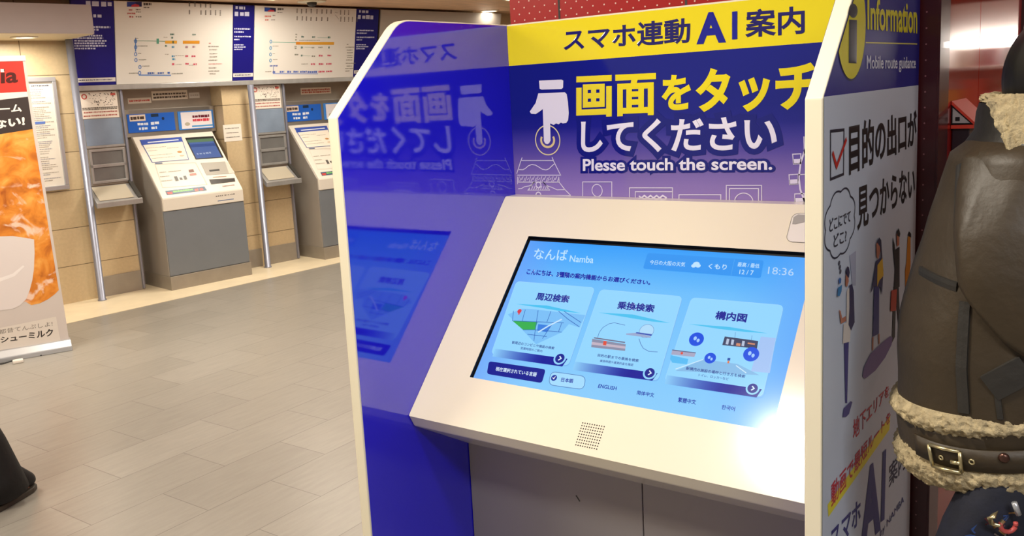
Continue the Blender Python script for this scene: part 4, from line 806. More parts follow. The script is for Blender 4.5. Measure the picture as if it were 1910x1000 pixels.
hmarks([(.9567,.2285),(.9818,.2261),(1.0134,.2258),(1.0491,.2254),(.8350,.1598),(.8612,.1594),(.9562,.1623),(.9862,.1596),(1.0290,.1567),(1.0609,.1547)], '#c8546a', 0.018); hmarks([(.8651,.2324),(.9465,.2316),(.8681,.1578),(.9225,.1554),(.9893,.1484),(1.0289,.1477),(.7643,.3861),(.7982,.3862),(.7736,.2462),(.8077,.2423)], '#a09890', 0.007)
g.build('line_map_print', b, fix=False); g = G(PRINT)
hmarks([(1.1698,.3086),(1.2680,.3083),(1.1780,.2802),(1.2517,.2799),(1.1821,.2466),(1.2560,.2437),(1.1822,.2188),(1.2520,.2166),(1.1724,.1889),(1.2562,.1878),(1.1742,.1211),(1.2483,.1197),(1.1726,.0939),(1.2775,.0917),(1.1825,.0695),(1.2402,.0666)], '#8c857c', 0.010, 0.004); hmarks([(1.1754,.3361),(1.1966,.3361),(1.1741,.1566),(1.3022,.1545)], '#c47a78', 0.009)
g.build('fare_list_print', b, fix=False)
# right fare map
t, b = board_base('fare_map_board', 'white fare map board above the machine nearest the kiosk', 'sign', 1.622, 2.75, '#dedad5', GB)
g = G(PRINT)
g.poly(fT, [(1.7195,.6590),(1.8369,.6570),(1.8378,.6235),(1.7204,.6221)], 0.001, None, '#2b4ba0'); g.poly(fT, [(1.7693,.6574),(1.8369,.6563),(1.8378,.6235),(1.8135,.6229)], 0.0012, None, '#22264c'); g.poly(fT, [(1.7545,.6304),(1.7827,.6407),(1.8219,.6343),(1.8222,.6231),(1.7547,.6215)], 0.0014, None, '#c8404a')
hmarks([(1.8564,.6478),(1.9197,.6465)], '#4a4440', 0.02); hmarks([(1.8529,.6179),(1.9056,.6176)], '#6a645e', 0.009); hmarks([(1.7239,.5801),(1.7886,.5792),(1.7290,.5483),(1.7678,.5475)], '#c8685c', 0.016); hmarks([(1.8057,.5892),(1.8362,.5884),(1.7911,.5494),(1.8312,.5486)], '#8a847e', 0.012)
for q in ([(2.0652,.6571),(2.0668,.6153)], [(2.1154,.6546),(2.1170,.6134)], [(2.1657,.6582),(2.1674,.6161)], [(2.2211,.6597),(2.2230,.6174)], [(2.2866,.6591),(2.2886,.6150)], [(2.3433,.6575),(2.3453,.6163)], [(2.3975,.6589),(2.3996,.6175)], [(2.4485,.6579),(2.4505,.6187)], [(2.5604,.6584),(2.5631,.6109)], [(2.6067,.6580),(2.6096,.6104)], [(2.6544,.6576),(2.6574,.6098)], [(2.0679,.5872),(2.0693,.5490)], [(2.1253,.5884),(2.1269,.5477)], [(2.1714,.5870),(2.1731,.5470)], [(2.2217,.5826),(2.2232,.5479)], [(2.2834,.5839),(2.2851,.5474)], [(2.3439,.5851),(2.3457,.5484)], [(2.4109,.5841),(2.4127,.5480)], [(2.5661,.5935),(2.5688,.5459)], [(2.6106,.5929),(2.6134,.5450)], [(2.6583,.5938),(2.6613,.5458)], [(2.7054,.5948),(2.7085,.5466)], [(2.7613,.5911),(2.7645,.5426)]):
    v0, v1 = q[1][1], q[0][1]; u = q[0][0]; n = 4
    for i in range(n):
        vv = v0 + (v1 - v0) * (i + .5) / n; g.line(fT, [(u - .008, vv), (u + .008, vv)], 0.0035, 0.0012, None, '#857a74'); g.line(fT, [(u, vv - .005), (u, vv + .005)], 0.006, 0.0012, None, '#7a706a')
g.line(fT, [(2.4935,.6315),(2.5278,.6283)], 0.003, 0.001, None, '#8a8480'); g.line(fT, [(2.4996,.6080),(2.5409,.5692)], 0.003, 0.001, None, '#8a8480')
g.build('fare_heading_print', b, fix=False); g = G(PRINT)
g.line(fT, [(1.8078,.3484),(2.0632,.3433)], 0.006, 0.001, None, '#6cab9a'); q = [(2.0630,.3503),(2.4990,.3492),(2.4986,.3210),(2.0640,.3231)]; g.poly(fT, q, 0.0012, None, '#dca038'); g.poly(fT, [(2.0676,.3487),(2.1071,.3487),(2.1081,.3238),(2.0685,.3239)], 0.0014, None, '#d8862c')
for p in [(1.7928,.3522),(1.7926,.2929),(1.7924,.2342),(1.7939,.1782)]: g.arc(fT, p, 0.010, 0.014, 0, 360, 0.007, 0.0012, None, '#4f90bc', 14)
hmarks([(1.7873,.1268),(1.8714,.1291),(1.8239,.0773),(1.8373,.0755)], '#5a6cb0', 0.014); g.line(fT, [(1.8271,.1222),(1.8282,.0834)], 0.006, 0.001, None, '#5a6cb0'); g.line(fT, [(1.8245,.0563),(2.3248,.0421)], 0.008, 0.001, None, '#8c9cd0')
hmarks([(1.8197,.0696),(1.8464,.0675),(1.8955,.0726),(1.9452,.0684),(1.9769,.0708),(2.0182,.0668),(2.0457,.0693),(2.1013,.0649),(2.1198,.0677),(2.1951,.0628),(2.2044,.0642),(2.3144,.0585)], '#5a70bc', 0.02); hmarks([(2.3305,.0630),(2.4015,.0598),(2.4208,.0643),(2.4898,.0612),(2.3261,.2192),(2.3695,.2172),(2.4276,.2182),(2.4717,.2178),(2.2391,.1387),(2.2868,.1364),(2.3299,.1373),(2.3831,.1364),(2.4171,.1375),(2.4810,.1349)], '#c8506a', 0.018)
hmarks([(2.1202,.2964),(2.1434,.2964),(2.1232,.2211),(2.1464,.2209),(2.4334,.2954),(2.4481,.2954),(2.1209,.3978),(2.1486,.3979),(2.2420,.3960),(2.2750,.3962),(2.4236,.3929),(2.4527,.3931)], '#5c7c74', 0.02); hmarks([(2.2417,.2960),(2.2749,.2936),(2.3177,.2958),(2.3656,.2972),(2.2453,.2144),(2.2833,.2140),(2.0559,.4183),(2.0742,.4184),(2.0568,.3951),(2.0750,.3952),(2.0550,.3681),(2.0733,.3681),(2.0509,.3060),(2.0738,.3059),(2.0515,.2889),(2.0744,.2888),(2.0536,.2319),(2.0951,.2276)], '#8c8c80', 0.014)
for q in ([(2.1619,.2994),(2.2416,.2976)], [(2.1511,.2193),(2.2310,.2169)], [(2.3037,.3908),(2.4238,.3890)]): g.line(fT, q, 0.003, 0.001, None, '#8ab0a4')
hmarks([(1.8132,.3104),(1.8750,.3118),(1.8151,.2416),(1.8398,.2414),(1.8209,.1878),(1.8698,.1857),(1.7420,.0760),(1.8063,.0746),(2.1310,.1405),(2.2060,.1393),(2.0992,.3643),(2.3335,.3648)], '#9a948a', 0.008, 0.003)
g.build('line_map_print', b, fix=False); g = G(PRINT)
hmarks([(2.6516,.3249),(2.6697,.3249),(2.6411,.2980),(2.7425,.2977),(2.6549,.2694),(2.7290,.2690),(2.6595,.2431),(2.7307,.2426),(2.6581,.2160),(2.7273,.2154),(2.6653,.1979),(2.7284,.1972),(2.6537,.1717),(2.7301,.1707),(2.6505,.1404),(2.7682,.1369),(2.6624,.1113),(2.7287,.1101),(2.6486,.0867),(2.7510,.0838),(2.6501,.0618),(2.7011,.0607)], '#8c857c', 0.010, 0.004)
g.build('fare_list_print', b, fix=False)
# blue panels
def blue(label, s0, s1, rows, strip):
    t, b = board_base('blue_sign_panel', label, 'sign', s0, s1, '#130f74', GB); g = G(PRINT)
    for (a, c_, v, hh) in rows: marks(g, fT, [(s0 + (s1 - s0) * a, s0 + (s1 - s0) * c_, v * TL_)], '#c9cce6', 0.001, hh, hh * .45, int(v * 1000))
    g.rect(fT, s0 + .004, strip[0] * TL_, s1 - .004, strip[1] * TL_, 0.0012, None, '#d9d4d0'); marks(g, fT, [(s0 + .02, s1 - .03, (strip[0] + strip[1]) / 2 * TL_)], '#5a5a70', 0.0016, 0.012, 0.005, 9)
    g.build('white_print', b, fix=False)
rw = [(.35, .95, .96, .04), (.4, .7, .82, .03), (.3, .9, .69, .016), (.25, .62, .66, .016), (.05, .7, .59, .014), (.05, .72, .56, .014), (.05, .8, .53, .014), (.05, .75, .50, .014), (.05, .8, .47, .014), (.05, .55, .44, .014)]
blue('dark blue sign panel at the left of the row beside the grey bulkhead', 0.016, 0.352, rw, (0.04, 0.09))
rw2 = [(.1, .55, .965, .03), (.06, .75, .885, .04), (.05, .8, .69, .014), (.05, .5, .65, .014), (.05, .85, .59, .014), (.05, .3, .55, .012), (.05, .5, .48, .012), (.05, .6, .45, .012), (.05, .45, .42, .012)]
blue('narrow dark blue sign panel between the two white fare maps', 1.409, 1.618, rw2, (0.05, 0.10))
blue('narrow dark blue sign panel right of the second fare map', 2.754, 3.03, rw2, (0.05, 0.10))
t, b = board_base('blank_sign_panel', 'blank greyish panel in the row behind the kiosk top', 'sign', 3.06, 4.8, '#b3aaa0', GB)

# ---- poster frame
t = wthing('poster_frame', 'aluminium framed timetable of small print behind the pastry banner', 'poster', -0.42, 0.0, 0.93)
g = G(ALU); s0, s1, z0, z1 = -0.72, -0.120, 0.930, 1.815
for a, b, c_, d_ in ((s0, s1, z1 - .035, z1), (s0, s1, z0, z0 + .035), (s0, s0 + .03, z0 + .035, z1 - .035), (s1 - .03, s1, z0 + .035, z1 - .035)): g.box(W0, (a, b), (c_, d_), (0, 0.04))
g.build('frame', t, bevel=0.004)
g = G(MATTE); g.box(W0, (s0 + .03, s1 - .03), (z0 + .035, z1 - .035), (0, 0.022), None, '#eae4da'); sh = g.build('sheet', t)
g = G(MATTE); f = fW(0.022); rnd = random.Random(5); z = z1 - .065
marks(g, f, [(-0.30, -0.17, z)], '#5a5e70', 0.001, 0.012, 0.004, 1); z -= .03
while z > z0 + .06:
    marks(g, f, [(s0 + .06, s1 - .05 - rnd.uniform(0, .08), z)], rnd.choice(['#b0a89e', '#a89c90', '#9c9aa4']), 0.001, 0.008, 0.003, int(z * 999)); z -= rnd.choice([.014, .014, .017, .03])
g.rect(f, -0.345, 1.455, -0.235, 1.475, 0.0013, None, '#5a78c4'); g.build('small_print', sh, fix=False)

# ---- roll-up banner
t = thing('rollup_banner', 'tall roll-up banner with a cream puff picture and red top', 'banner', tuple(B0 + BD * -0.42), math.atan2(BD.y, BD.x))
tr = (-.0333,1.8810); br = (.0009,.0615)
WB = 0.85
g = G(PRINT); g.plate(fN, [(br[0] - WB, 0.06), (br[0], 0.06), (tr[0], tr[1]), (tr[0] - WB, tr[1])], -0.002, 0.0, None, '#cfc6c2'); BSH = g.build('banner_sheet', t)
g = G(PRINT)
def ext(q):  # run a band across to the left edge of the sheet
    (a, b) = q; m = (b[1] - a[1]) / (b[0] - a[0])
    return [(b[0] - WB, b[1]), b]
a = [(-.1707,1.8585),(-.0448,1.8549),(-.1948,1.6681),(-.0445,1.6674),(-.1999,1.6277),(-.0432,1.6373),(-.2259,1.4208),(-.0414,1.4360)]
def band(i, j, h, c, m=None): g.poly(fN, [(a[i][0] - WB, a[i][1] ), (a[i][0] - .002, a[i][1]), (a[j][0] - .002, a[j][1]), (a[j][0] - WB, a[j][1])], h, m, c)
band(1, 3, 0.0006, '#dc3a30')
g.poly(fN, [(a[3][0] - WB, a[3][1]), (a[3][0] - .002, a[3][1]), (a[5][0] - .002, a[5][1]), (a[5][0] - WB, a[5][1] - 0.06)], 0.0005, None, '#efe6dc')
g.poly(fN, [(a[5][0] - WB, a[5][1] - 0.07), (a[5][0] - .002, a[5][1]), (a[7][0] - .002, a[7][1]), (a[7][0] - WB, a[7][1] - 0.09)], 0.0006, None, '#3a3130')
g.build('coloured_bands', BSH, fix=False)
g = G(PASTRY)
pz = [(-.0178,.3985),(-.0463,.3755),(-.0884,.3493),(-.1391,.3303),(-.1875,.3276),(-.2195,.3577),(-.2934,.3323),(-.3643,.3243)]
g.poly(fN, [(a[7][0] - WB, a[7][1] - 0.09), (a[7][0] - .002, a[7][1])] + [(p[0] - (.002 if i == 0 else 0), p[1]) for i, p in enumerate(pz)] + [(pz[-1][0] - 0.25, pz[-1][1] + .05), (a[7][0] - WB, 0.32)], 0.0006, PASTRY)
g.build('pastry_picture', BSH, fix=False, label='printed orange pastry dusted with sugar')
g = G(PRINT)
cq = [(-.3059,.7873),(-.2373,.7810),(-.1695,.7615),(-.1207,.7443),(-.1276,.6588),(-.1454,.5529),(-.1618,.4874),(-.1853,.4230),(-.2120,.3701),(-.2518,.3360),(-.2947,.3216),(-.3645,.3230)]
g.poly(fN, cq + [(cq[-1][0] - .22, cq[-1][1] + .04), (cq[0][0] - .2, cq[0][1] - .08)], 0.001, None, '#e0d8d8')
sh_ = [(-.3385,.5285),(-.2669,.5443),(-.2027,.5886),(-.1943,.5805),(-.2574,.5267),(-.3415,.5049)]; g.poly(fN, sh_, 0.0013, None, '#efeaea'); g.build('cream_filling', BSH, fix=False)
g = G(PRINT)
g.text(fN, 'ia', [(-.1699,1.8097),(-.0847,1.8076),(-.0931,1.7287),(-.1790,1.7267)], 0.0012, None, '#4c1c18', 0.03); g.poly(fN, [(-.1740,1.8106),(-.1560,1.8100),(-.1569,1.7913),(-.1757,1.7920)], 0.0016, None, '#f4e8e0')
g.build('headline_lettering', BSH, fix=False); g = G(PRINT)
g.text(fN, 'ーム', [(-.2032,1.5903),(-.0874,1.5919),(-.0920,1.5494),(-.2081,1.5458)], 0.0012, None, '#f2ece4', 0.03); g.text(fN, 'ない!', [(-.2491,1.5019),(-.0822,1.5186),(-.0861,1.4646),(-.2541,1.4519)], 0.0012, None, '#f2ece4', 0.04)
g.build('claim_lettering', BSH, fix=False); g = G(PRINT)
ls = [(-.3760,.2316),(-.0538,.2323),(-.0507,.2066),(-.3802,.1985)]; g.poly(fN, [(-.4481,.2085),(-.0567,.2286),(-.0495,.0634),(-.4654,.0723)], 0.0009, None, '#dcd4cc')
g.text(fN, '都昔てんぷしよ!', [(-.3866,.2024),(-.0817,.2039),(-.0833,.1707),(-.3880,.1727)], 0.0012, None, '#7a746e', 0.0); g.text(fN, 'シューミルク', [(-.3823,.1540),(-.0854,.1530),(-.0885,.1074),(-.3834,.1174)], 0.0012, None, '#2c2624', 0.03); g.build('product_lettering', BSH, fix=False)
g = G(MATTE); g.plate(fN, [(tr[0] - WB - .004, tr[1] - .025), (tr[0] + .004, tr[1] - .025), (tr[0] + .004, tr[1] + .008), (tr[0] - WB - .004, tr[1] + .008)], -0.006, 0.004, None, '#f2ece6'); g.build('top_bar', t, bevel=0.002)
g = G(ALU); fb = lambda y, z, h: B0 + BD * (-WB - .01 + h) + BN * y + Z * z
g.plate(fb, [(-0.07, 0.0), (0.055, 0.0), (0.055, 0.03), (0.02, 0.066), (-0.035, 0.072), (-0.07, 0.05)], 0, WB + .02); g.build('base_rail', t, bevel=0.004)
g = G(ALU); g.tube([B0 + BD * -0.4 - BN * 0.02 + Z * 0.06, B0 + BD * -0.43 - BN * 0.02 + Z * 1.86], 0.008); g.build('support_pole', t, True)
t = thing('power_cable', 'thin black cable with white clip on the floor before the banner', 'cable', tuple(B0 + BD * -0.3 + BN * 0.08))
g = G(BLACK); cp = [(-4.2287,.6835),(-4.2586,.6437),(-4.2789,.5959),(-4.2861,.5423),(-4.2756,.4614),(-4.3436,.3801)]
g.tube([Vector((p[0], p[1], 0.005)) for p in cp], 0.004, None, 8); g.build('cord', t, True)
g = G(MATTE); p = (-4.2148,.5274); g.box(lambda u, v, h: Vector((p[0], p[1], 0)) + BD * u + BN * v + Z * h, (-.03, .03), (-.02, .02), (0, .022), None, '#e6e0d8'); g.build('clip', t, bevel=0.006, label='white clip')

# ================================================================== RED PILLAR AND ITS SIDE
g = G(REDM)
g.box(fF, (-0.02, 1.058), (0.05, 3.4), (0, CEIL))
for a in (0.139, 0.50, 0.86): g.box(fQ, (a - .003, a + .003), (0, CEIL), (-.001, .0006), DARK)
k = 0; z = 1.66
while z < CEIL:
    x = -0.005 + (0.0165 if k % 2 else 0)
    while x < 1.02: g.ell(fQ, (x, z), 0.0022, 0.0022, 0.0012, PRINT, '#e6c8bc', 8); x += 0.033
    z += 0.0165; k += 1
g.box(fQ, (1.018, 1.060), (0, CEIL), (0, 0.0012), MAROON)
z = 0.1
while z < 1.66: g.ell(fQ, (1.037, z), 0.0018, 0.0018, 0.0018, PRINT, '#a06a70', 8); z += 0.033
g.box(fP, (0.05, 0.160), (0, CEIL), (-0.002, 0.004), MAROON)
for a, b in ((0.166, 0.612), (0.618, 1.530), (1.545, 2.4), (2.41, 3.39)): g.box(fP, (a, b), (0, CEIL), (-0.002, 0.001), RED)
g.box(fP, (1.53, 1.545), (0, CEIL), (-0.002, 0.010), MAROON)
struct(g, 'pillar', 'red pillar with dotted front and glossy side behind the kiosk', 'pillar')
# small lean-to cabinet on the glossy side
t = thing('wall_box', 'small box with red lean-to roof fixed to the glossy red panel', 'wall box', (1.061, 0.3, 0.75))
fx = lambda x, z, h: Vector((x, 0.214 + h, z))
g = G(mat('dark_plum_paint', '#2a1a24', 0.35)); g.plate(fx, [(1.062, 0.75), (1.098, 0.75), (1.098, 1.366), (1.062, 1.366)], 0.012, 0.18); g.build('cabinet_body', t, bevel=0.002)
g = G(mat('pale_grey_paint', '#b9b6b4', 0.4)); g.plate(fx, [(1.062, 1.374), (1.104, 1.374), (1.062, 1.415)], 0.004, 0.19); gb = g.build('gable', t)
g = G(BLACK); g.line(lambda x, z, h: Vector((x, 0.218 - h, z)), [(1.063, 1.375), (1.103, 1.375), (1.063, 1.414)], 0.003, 0.001, None, '#000000', True); g.rect(lambda x, z, h: Vector((x, 0.218 - h, z)), 1.070, 1.381, 1.079, 1.390, 0.001); g.build('black_trim', gb, fix=False)
g = G(ROOFR); g.plate(fx, [(1.062, 1.418), (1.112, 1.368), (1.115, 1.372), (1.062, 1.426)], 0.0, 0.20); g.plate(fx, [(1.062, 1.364), (1.112, 1.364), (1.112, 1.372), (1.062, 1.372)], 0.0, 0.20); g.build('roof', t)
# shop shelf further back, mirrored in the glossy panels
t = thing('shop_shelf', 'tall lit shop shelf standing behind the red pillar', 'shelf', (1.55, 5.3, 0))
fx = lambda x, z, h: Vector((x, 5.3 - h, z))
g = G(mat('shop_white', '#d8cfc8', 0.5)); g.box(fx, (1.15, 1.95), (0, 1.95), (-0.03, 0)); g.build('back_board', t)
for z in (0.5, 0.85, 1.2, 1.5):
    g = G(mat('shop_white')); g.box(fx, (1.15, 1.95), (z - .02, z), (0, 0.35)); g.build('shelf_board', t)
g = G(STRIPW); g.box(fx, (1.2, 1.92), (1.645, 1.69), (0, 0.05)); g.build('light_strip', t, label='lit white light strip')
area('lamp', (1.56, 5.2, 1.67), .7, 5, (1, .95, .9), rot=(math.radians(75), 0, 0), shape='RECTANGLE', size_y=0.06)
pc = ['#c8553a', '#e2a64a', '#d8cdb8', '#5a8a9a', '#b83a4a', '#e0c8a0', '#7a9a5a', '#d87a8a']
n = 0
for z in (0.85, 1.2, 1.5):
    x = 1.25
    while x < 1.8:
        wd = random.uniform(.08, .15); hg = random.uniform(.10, .22) if z < 1.5 else .12
        g = G(PRINT); g.box(fx, (x, x + wd), (z + .001, z + hg), (0.1, 0.3), None, pc[n % 8]); o = g.build('product_box')
        tagp(o, 'small coloured carton on the lit shop shelf behind the pillar', 'carton', 'cartons on the shop shelf'); x += wd + .03; n += 1

# ================================================================== PEOPLE
def skin_body(name, root, nodes, edges, m):
    names = list(nodes); me = bpy.data.meshes.new(name)
    me.from_pydata([nodes[k][0] for k in names], [(names.index(a), names.index(b)) for a, b in edges], []); me.materials.append(m)
    o = bpy.data.objects.new(name, me); COL.objects.link(o)
    o.modifiers.new('skin', 'SKIN'); o.modifiers['skin'].use_smooth_shade = True
    for i, k in enumerate(names):
        r = nodes[k][1]; r = r if isinstance(r, tuple) else (r, r); me.skin_vertices[0].data[i].radius = r; me.skin_vertices[0].data[i].use_root = (k == 'pelvis')
    s = o.modifiers.new('sub', 'SUBSURF'); s.levels = 2; s.render_levels = 2
    bpy.context.view_layer.update()
    me2 = bpy.data.meshes.new_from_object(o.evaluated_get(bpy.context.evaluated_depsgraph_get()))
    bpy.data.objects.remove(o); o = bpy.data.objects.new(name, me2); COL.objects.link(o); o.parent = root; ROOTM[o.name] = rm(root); return o
def person_nodes(fwdarm, head_z=1.475, hx=0.09):
    n = dict(pelvis=((.03, 0, .84), (.13, .11)), spine=((.02, 0, 1.0), (.12, .10)), chest=((.03, 0, 1.18), (.14, .10)), neckbase=((.055, 0, 1.32), .062), neck=((.07, 0, 1.37), .052),
      jaw=((hx + .005, 0, head_z - .055), (.062, .07)), skull=((hx, 0, head_z + .01), (.076, .092)), crown=((hx - .005, 0, head_z + .075), (.06, .07)), nose=((hx + .105, 0, head_z - .012), .012))
    e = [('pelvis', 'spine'), ('spine', 'chest'), ('chest', 'neckbase'), ('neckbase', 'neck'), ('neck', 'jaw'), ('jaw', 'skull'), ('skull', 'crown'), ('skull', 'nose')]
    for s, y in (('r', -1), ('l', 1)):
        n.update({s + 'hip': ((.03, .09 * y, .78), .085), s + 'knee': ((.055, .095 * y, .44), .055), s + 'shin': ((.02, .095 * y, .25), .05), s + 'ankle': ((.0, .095 * y, .085), .036), s + 'ball': ((.12, .10 * y, .035), (.035, .028)), s + 'toe': ((.17, .105 * y, .03), (.03, .022))})
        e += [('pelvis', s + 'hip'), (s + 'hip', s + 'knee'), (s + 'knee', s + 'shin'), (s + 'shin', s + 'ankle'), (s + 'ankle', s + 'ball'), (s + 'ball', s + 'toe')]
        A_ = fwdarm[s]; sh, el, wr = A_
        n.update({s + 'shoulder': (sh, .06), s + 'elbow': (el, .042), s + 'wrist': (wr, .028)}); e += [('chest', s + 'shoulder'), (s + 'shoulder', s + 'elbow'), (s + 'elbow', s + 'wrist')]
        d = (Vector(wr) - Vector(el)).normalized(); side = d.cross(Vector((0, 0, 1)));
        if side.length < .3: side = Vector((1, 0, 0))
        side.normalize(); dn = d.cross(side).normalized()
        pl = Vector(wr) + d * .07; n[s + 'palm'] = (tuple(pl), (.036, .018)); e.append((s + 'wrist', s + 'palm'))
        for i, (off, ln) in enumerate(((-.030, .065), (-.010, .078), (.010, .072), (.029, .056))):
            k1 = pl + side * off + d * .03; k2 = k1 + d * ln * .5 + dn * .012; k3 = k2 + d * ln * .4 + dn * .022
            for j, (p, r) in enumerate(((k1, .0095), (k2, .0088), (k3, .0075))): n['%sf%d%d' % (s, i, j)] = (tuple(p), r)
            e += [(s + 'palm', '%sf%d0' % (s, i)), ('%sf%d0' % (s, i), '%sf%d1' % (s, i)), ('%sf%d1' % (s, i), '%sf%d2' % (s, i))]
        t1 = Vector(wr) + d * .035 - side * .034 * y; t2 = t1 + d * .035 - side * .02 * y
        n[s + 't0'] = (tuple(t1), .011); n[s + 't1'] = (tuple(t2), .009); e += [(s + 'wrist', s + 't0'), (s + 't0', s + 't1')]
    return n, e
def add_face(root, hx, hz):
    L = lambda x, y, z: rm(root) @ Vector((x, y, z))
    g = G(MATTE)
    for y in (-.03, .03): g.lathe(L(hx + .078, y, hz + .01), [(.001, -.009), (.008, -.005), (.010, 0), (.008, .005), (.001, .009)], None, 10, '#efe8e0'); g.lathe(L(hx + .086, y, hz + .01), [(.001, -.004), (.004, 0), (.001, .004)], None, 8, '#201812')
    g.build('eyes', root, True); g = G(mat('lips', '#a05a50', 0.5)); g.tube([L(hx + .082, -.022, hz - .05), L(hx + .09, 0, hz - .048), L(hx + .082, .022, hz - .05)], .005, None, 8); g.build('mouth', root, True)
    g = G(SKIN)
    for y in (-1, 1): g.loft([[L(hx - .0 + .016 * s * math.cos(k * math.pi / 5), y * (.078 + o_), hz + .026 * s * math.sin(k * math.pi / 5)) for k in range(10)] for s, o_ in ((.5, 0), (1, .006), (1, .014), (.6, .018))])
    g.build('ears', root, True)

# ---- person in the shearling jacket
RZ = math.atan2(0.584, 0.812); LM = Matrix.Translation((1.267, -0.520, 0)) @ Matrix.Rotation(RZ, 4, 'Z')
def lm(x, y, z): return LM @ Vector((x, y, z))
MAN = thing('person', 'person with short black hair in a brown shearling jacket beside the kiosk', 'person', tuple(lm(.10, 0, 0)), RZ + math.radians(60))
BM = rm(MAN)
def bmv(x, y, z): return BM @ Vector((x, y, z))
arms = dict(r=((.02, -.16, 1.27), (.0, -.235, 1.03), (.16, -.20, .98)), l=((.02, .14, 1.27), (.06, .17, 1.06), (.22, .06, 1.10)))
nd, ed = person_nodes(arms, 1.475, .035); skin_body('body', MAN, nd, ed, SKIN); add_face(MAN, .035, 1.475)
g = G(NAVY)
for y in (-1, 1): g.tube([bmv(.02, .07 * y, .93), bmv(.02, .075 * y, .74), bmv(.045, .09 * y, .44), bmv(.01, .096 * y, .25), bmv(.0, .096 * y, .08)], [.085, .078, .066, .062, .066], None, 18)
g.build('trousers', MAN, True)
for y in (-1, 1):
    g = G(SHOE); g.loft([[bmv(x, .097 * y + w_ * math.cos(a_), max(0.006, zc + h_ * math.sin(a_))) for a_ in [k * math.pi / 8 for k in range(16)]] for x, w_, zc, h_ in ((-.075, .02, .04, .035), (-.06, .038, .045, .045), (0, .043, .055, .055), (.08, .045, .04, .04), (.15, .045, .03, .03), (.195, .03, .025, .022), (.205, .01, .02, .012))]); g.build('shoe', MAN, True)
# jacket shell
RG = [(1.405,-.036,.145,.085),(1.372,-.082,.2,.12),(1.309,-.102,.24,.135),(1.269,-.117,.25,.14),(1.205,-.135,.255,.14),(1.123,-.150,.26,.14),(1.072,-.157,.26,.14),(.982,-.158,.26,.14),(.905,-.148,.26,.14),(.862,-.146,.255,.135)]
def ring(z):
    for a_, b_ in zip(RG, RG[1:]):
        if a_[0] >= z >= b_[0]:
            k = (a_[0] - z) / (a_[0] - b_[0]); return [a_[i] + (b_[i] - a_[i]) * k for i in range(1, 4)]
    return list(RG[0][1:]) if z > RG[0][0] else list(RG[-1][1:])
def jpt(z, th, off=0.0):
    xb, xf, b = ring(z); cx = (xb + xf) / 2; a_ = (xf - xb) / 2
    c_, s_ = math.cos(th), math.sin(th); e_ = 2 / 2.25
    x = cx + (a_ + off) * math.copysign(abs(c_) ** e_, c_); y = (b + off) * math.copysign(abs(s_) ** e_, s_)
    tilt = 0.15 * max(0, min(1, (1.3 - z) / .33))
    zz = z + tilt * (x - xb)
    return Vector((x, y, zz))
def jring(z, off=0.0, n=96, amp=0.0, fr=6.0):
    out = []
    for k in range(n):
        th = k * 2 * math.pi / n; p = jpt(z, th, off)
        if amp: p = jpt(z, th, off + amp * noise.noise(Vector((p.x * fr, p.y * fr, z * fr * .7))))
        out.append(LM @ p)
    return out
g = G(LEATHER)
zs_ = [1.405 - i * (1.405 - .90) / 46 for i in range(47)]
g.loft([jring(z, 0, 120, 0.010, 9) for z in zs_]); JK = g.build('jacket', MAN, True)
def strip(th0, z0, th1, z1, wth, off=0.004, m=LEATHN, name='seam_trim', n=24):
    g = G(m); L = []; Rr = []
    for i in range(n + 1):
        k = i / n; th = math.radians(th0 + (th1 - th0) * k); z = z0 + (z1 - z0) * k
        pa = jpt(z, th, off); pb = jpt(z - .002, th + math.radians(.6) if abs(th1 - th0) < 5 else th, off)
        am = .010 * noise.noise(Vector((pa.x * 9, pa.y * 9, z * 6.3))); pa = jpt(z, th, off + am)
        t_ = (jpt(z0 + (z1 - z0) * min(1, k + .02), math.radians(th0 + (th1 - th0) * min(1, k + .02)), off) - jpt(z0 + (z1 - z0) * max(0, k - .02), math.radians(th0 + (th1 - th0) * max(0, k - .02)), off)).normalized()
        nr = (jpt(z, th, off + .01) - pa).normalized(); sd = t_.cross(nr).normalized() * wth / 2
        L.append([LM @ (pa + sd - nr * .006), LM @ (pa + sd * .96), LM @ (pa + nr * .0006), LM @ (pa - sd * .96), LM @ (pa - sd - nr * .006)])
    g.loft(L, None, '#ffffff', True, True); return g.build(name, JK, False)
strip(-147, 1.17, -141, 1.005, .016, .0022); strip(-183, 1.20, -153, 1.19, .014, .0022); strip(-176, 1.36, -158, 1.245, .010, .006)
strip(-130, 1.045, -116, 1.075, .04, .004, LEATHN, 'strap_tab'); strip(-127, 1.04, -125, 1.0, .008, .002)
# raised yoke over the right of the back, with a curved lower edge
YK = [(-176, 1.345), (-165, 1.29), (-157, 1.24), (-150, 1.195), (-143, 1.17), (-135, 1.145), (-126, 1.115), (-118, 1.095), (-100, 1.06), (-60, 1.04), (-10, 1.04)]
g = G(LEATHER); rr = []; nu, nv = 90, 30
for i in range(nu + 1):
    th = -176 + i / nu * 166
    for a_, b_ in zip(YK, YK[1:]):
        if a_[0] <= th <= b_[0]: k = (th - a_[0]) / (b_[0] - a_[0]); lo = a_[1] + (b_[1] - a_[1]) * k; break
    row = []
    for j in range(nv + 1):
        v = j / nv; z = 1.385 + (lo - 1.385) * v; o_ = .003 + .018 * min(1, i / 12) * math.sin(min(1, v * 1.02) ** 1.6 * math.pi * .86); row.append(LM @ (jpt(z, math.radians(th), o_ + .004 * noise.noise(Vector((th * .05, z * 9, 2))))))
    row.append(LM @ jpt(lo + .004, math.radians(th), -.004)); rr.append(row)
g.loft(rr, None, '#ffffff', False, False); g.build('back_yoke', JK, True)
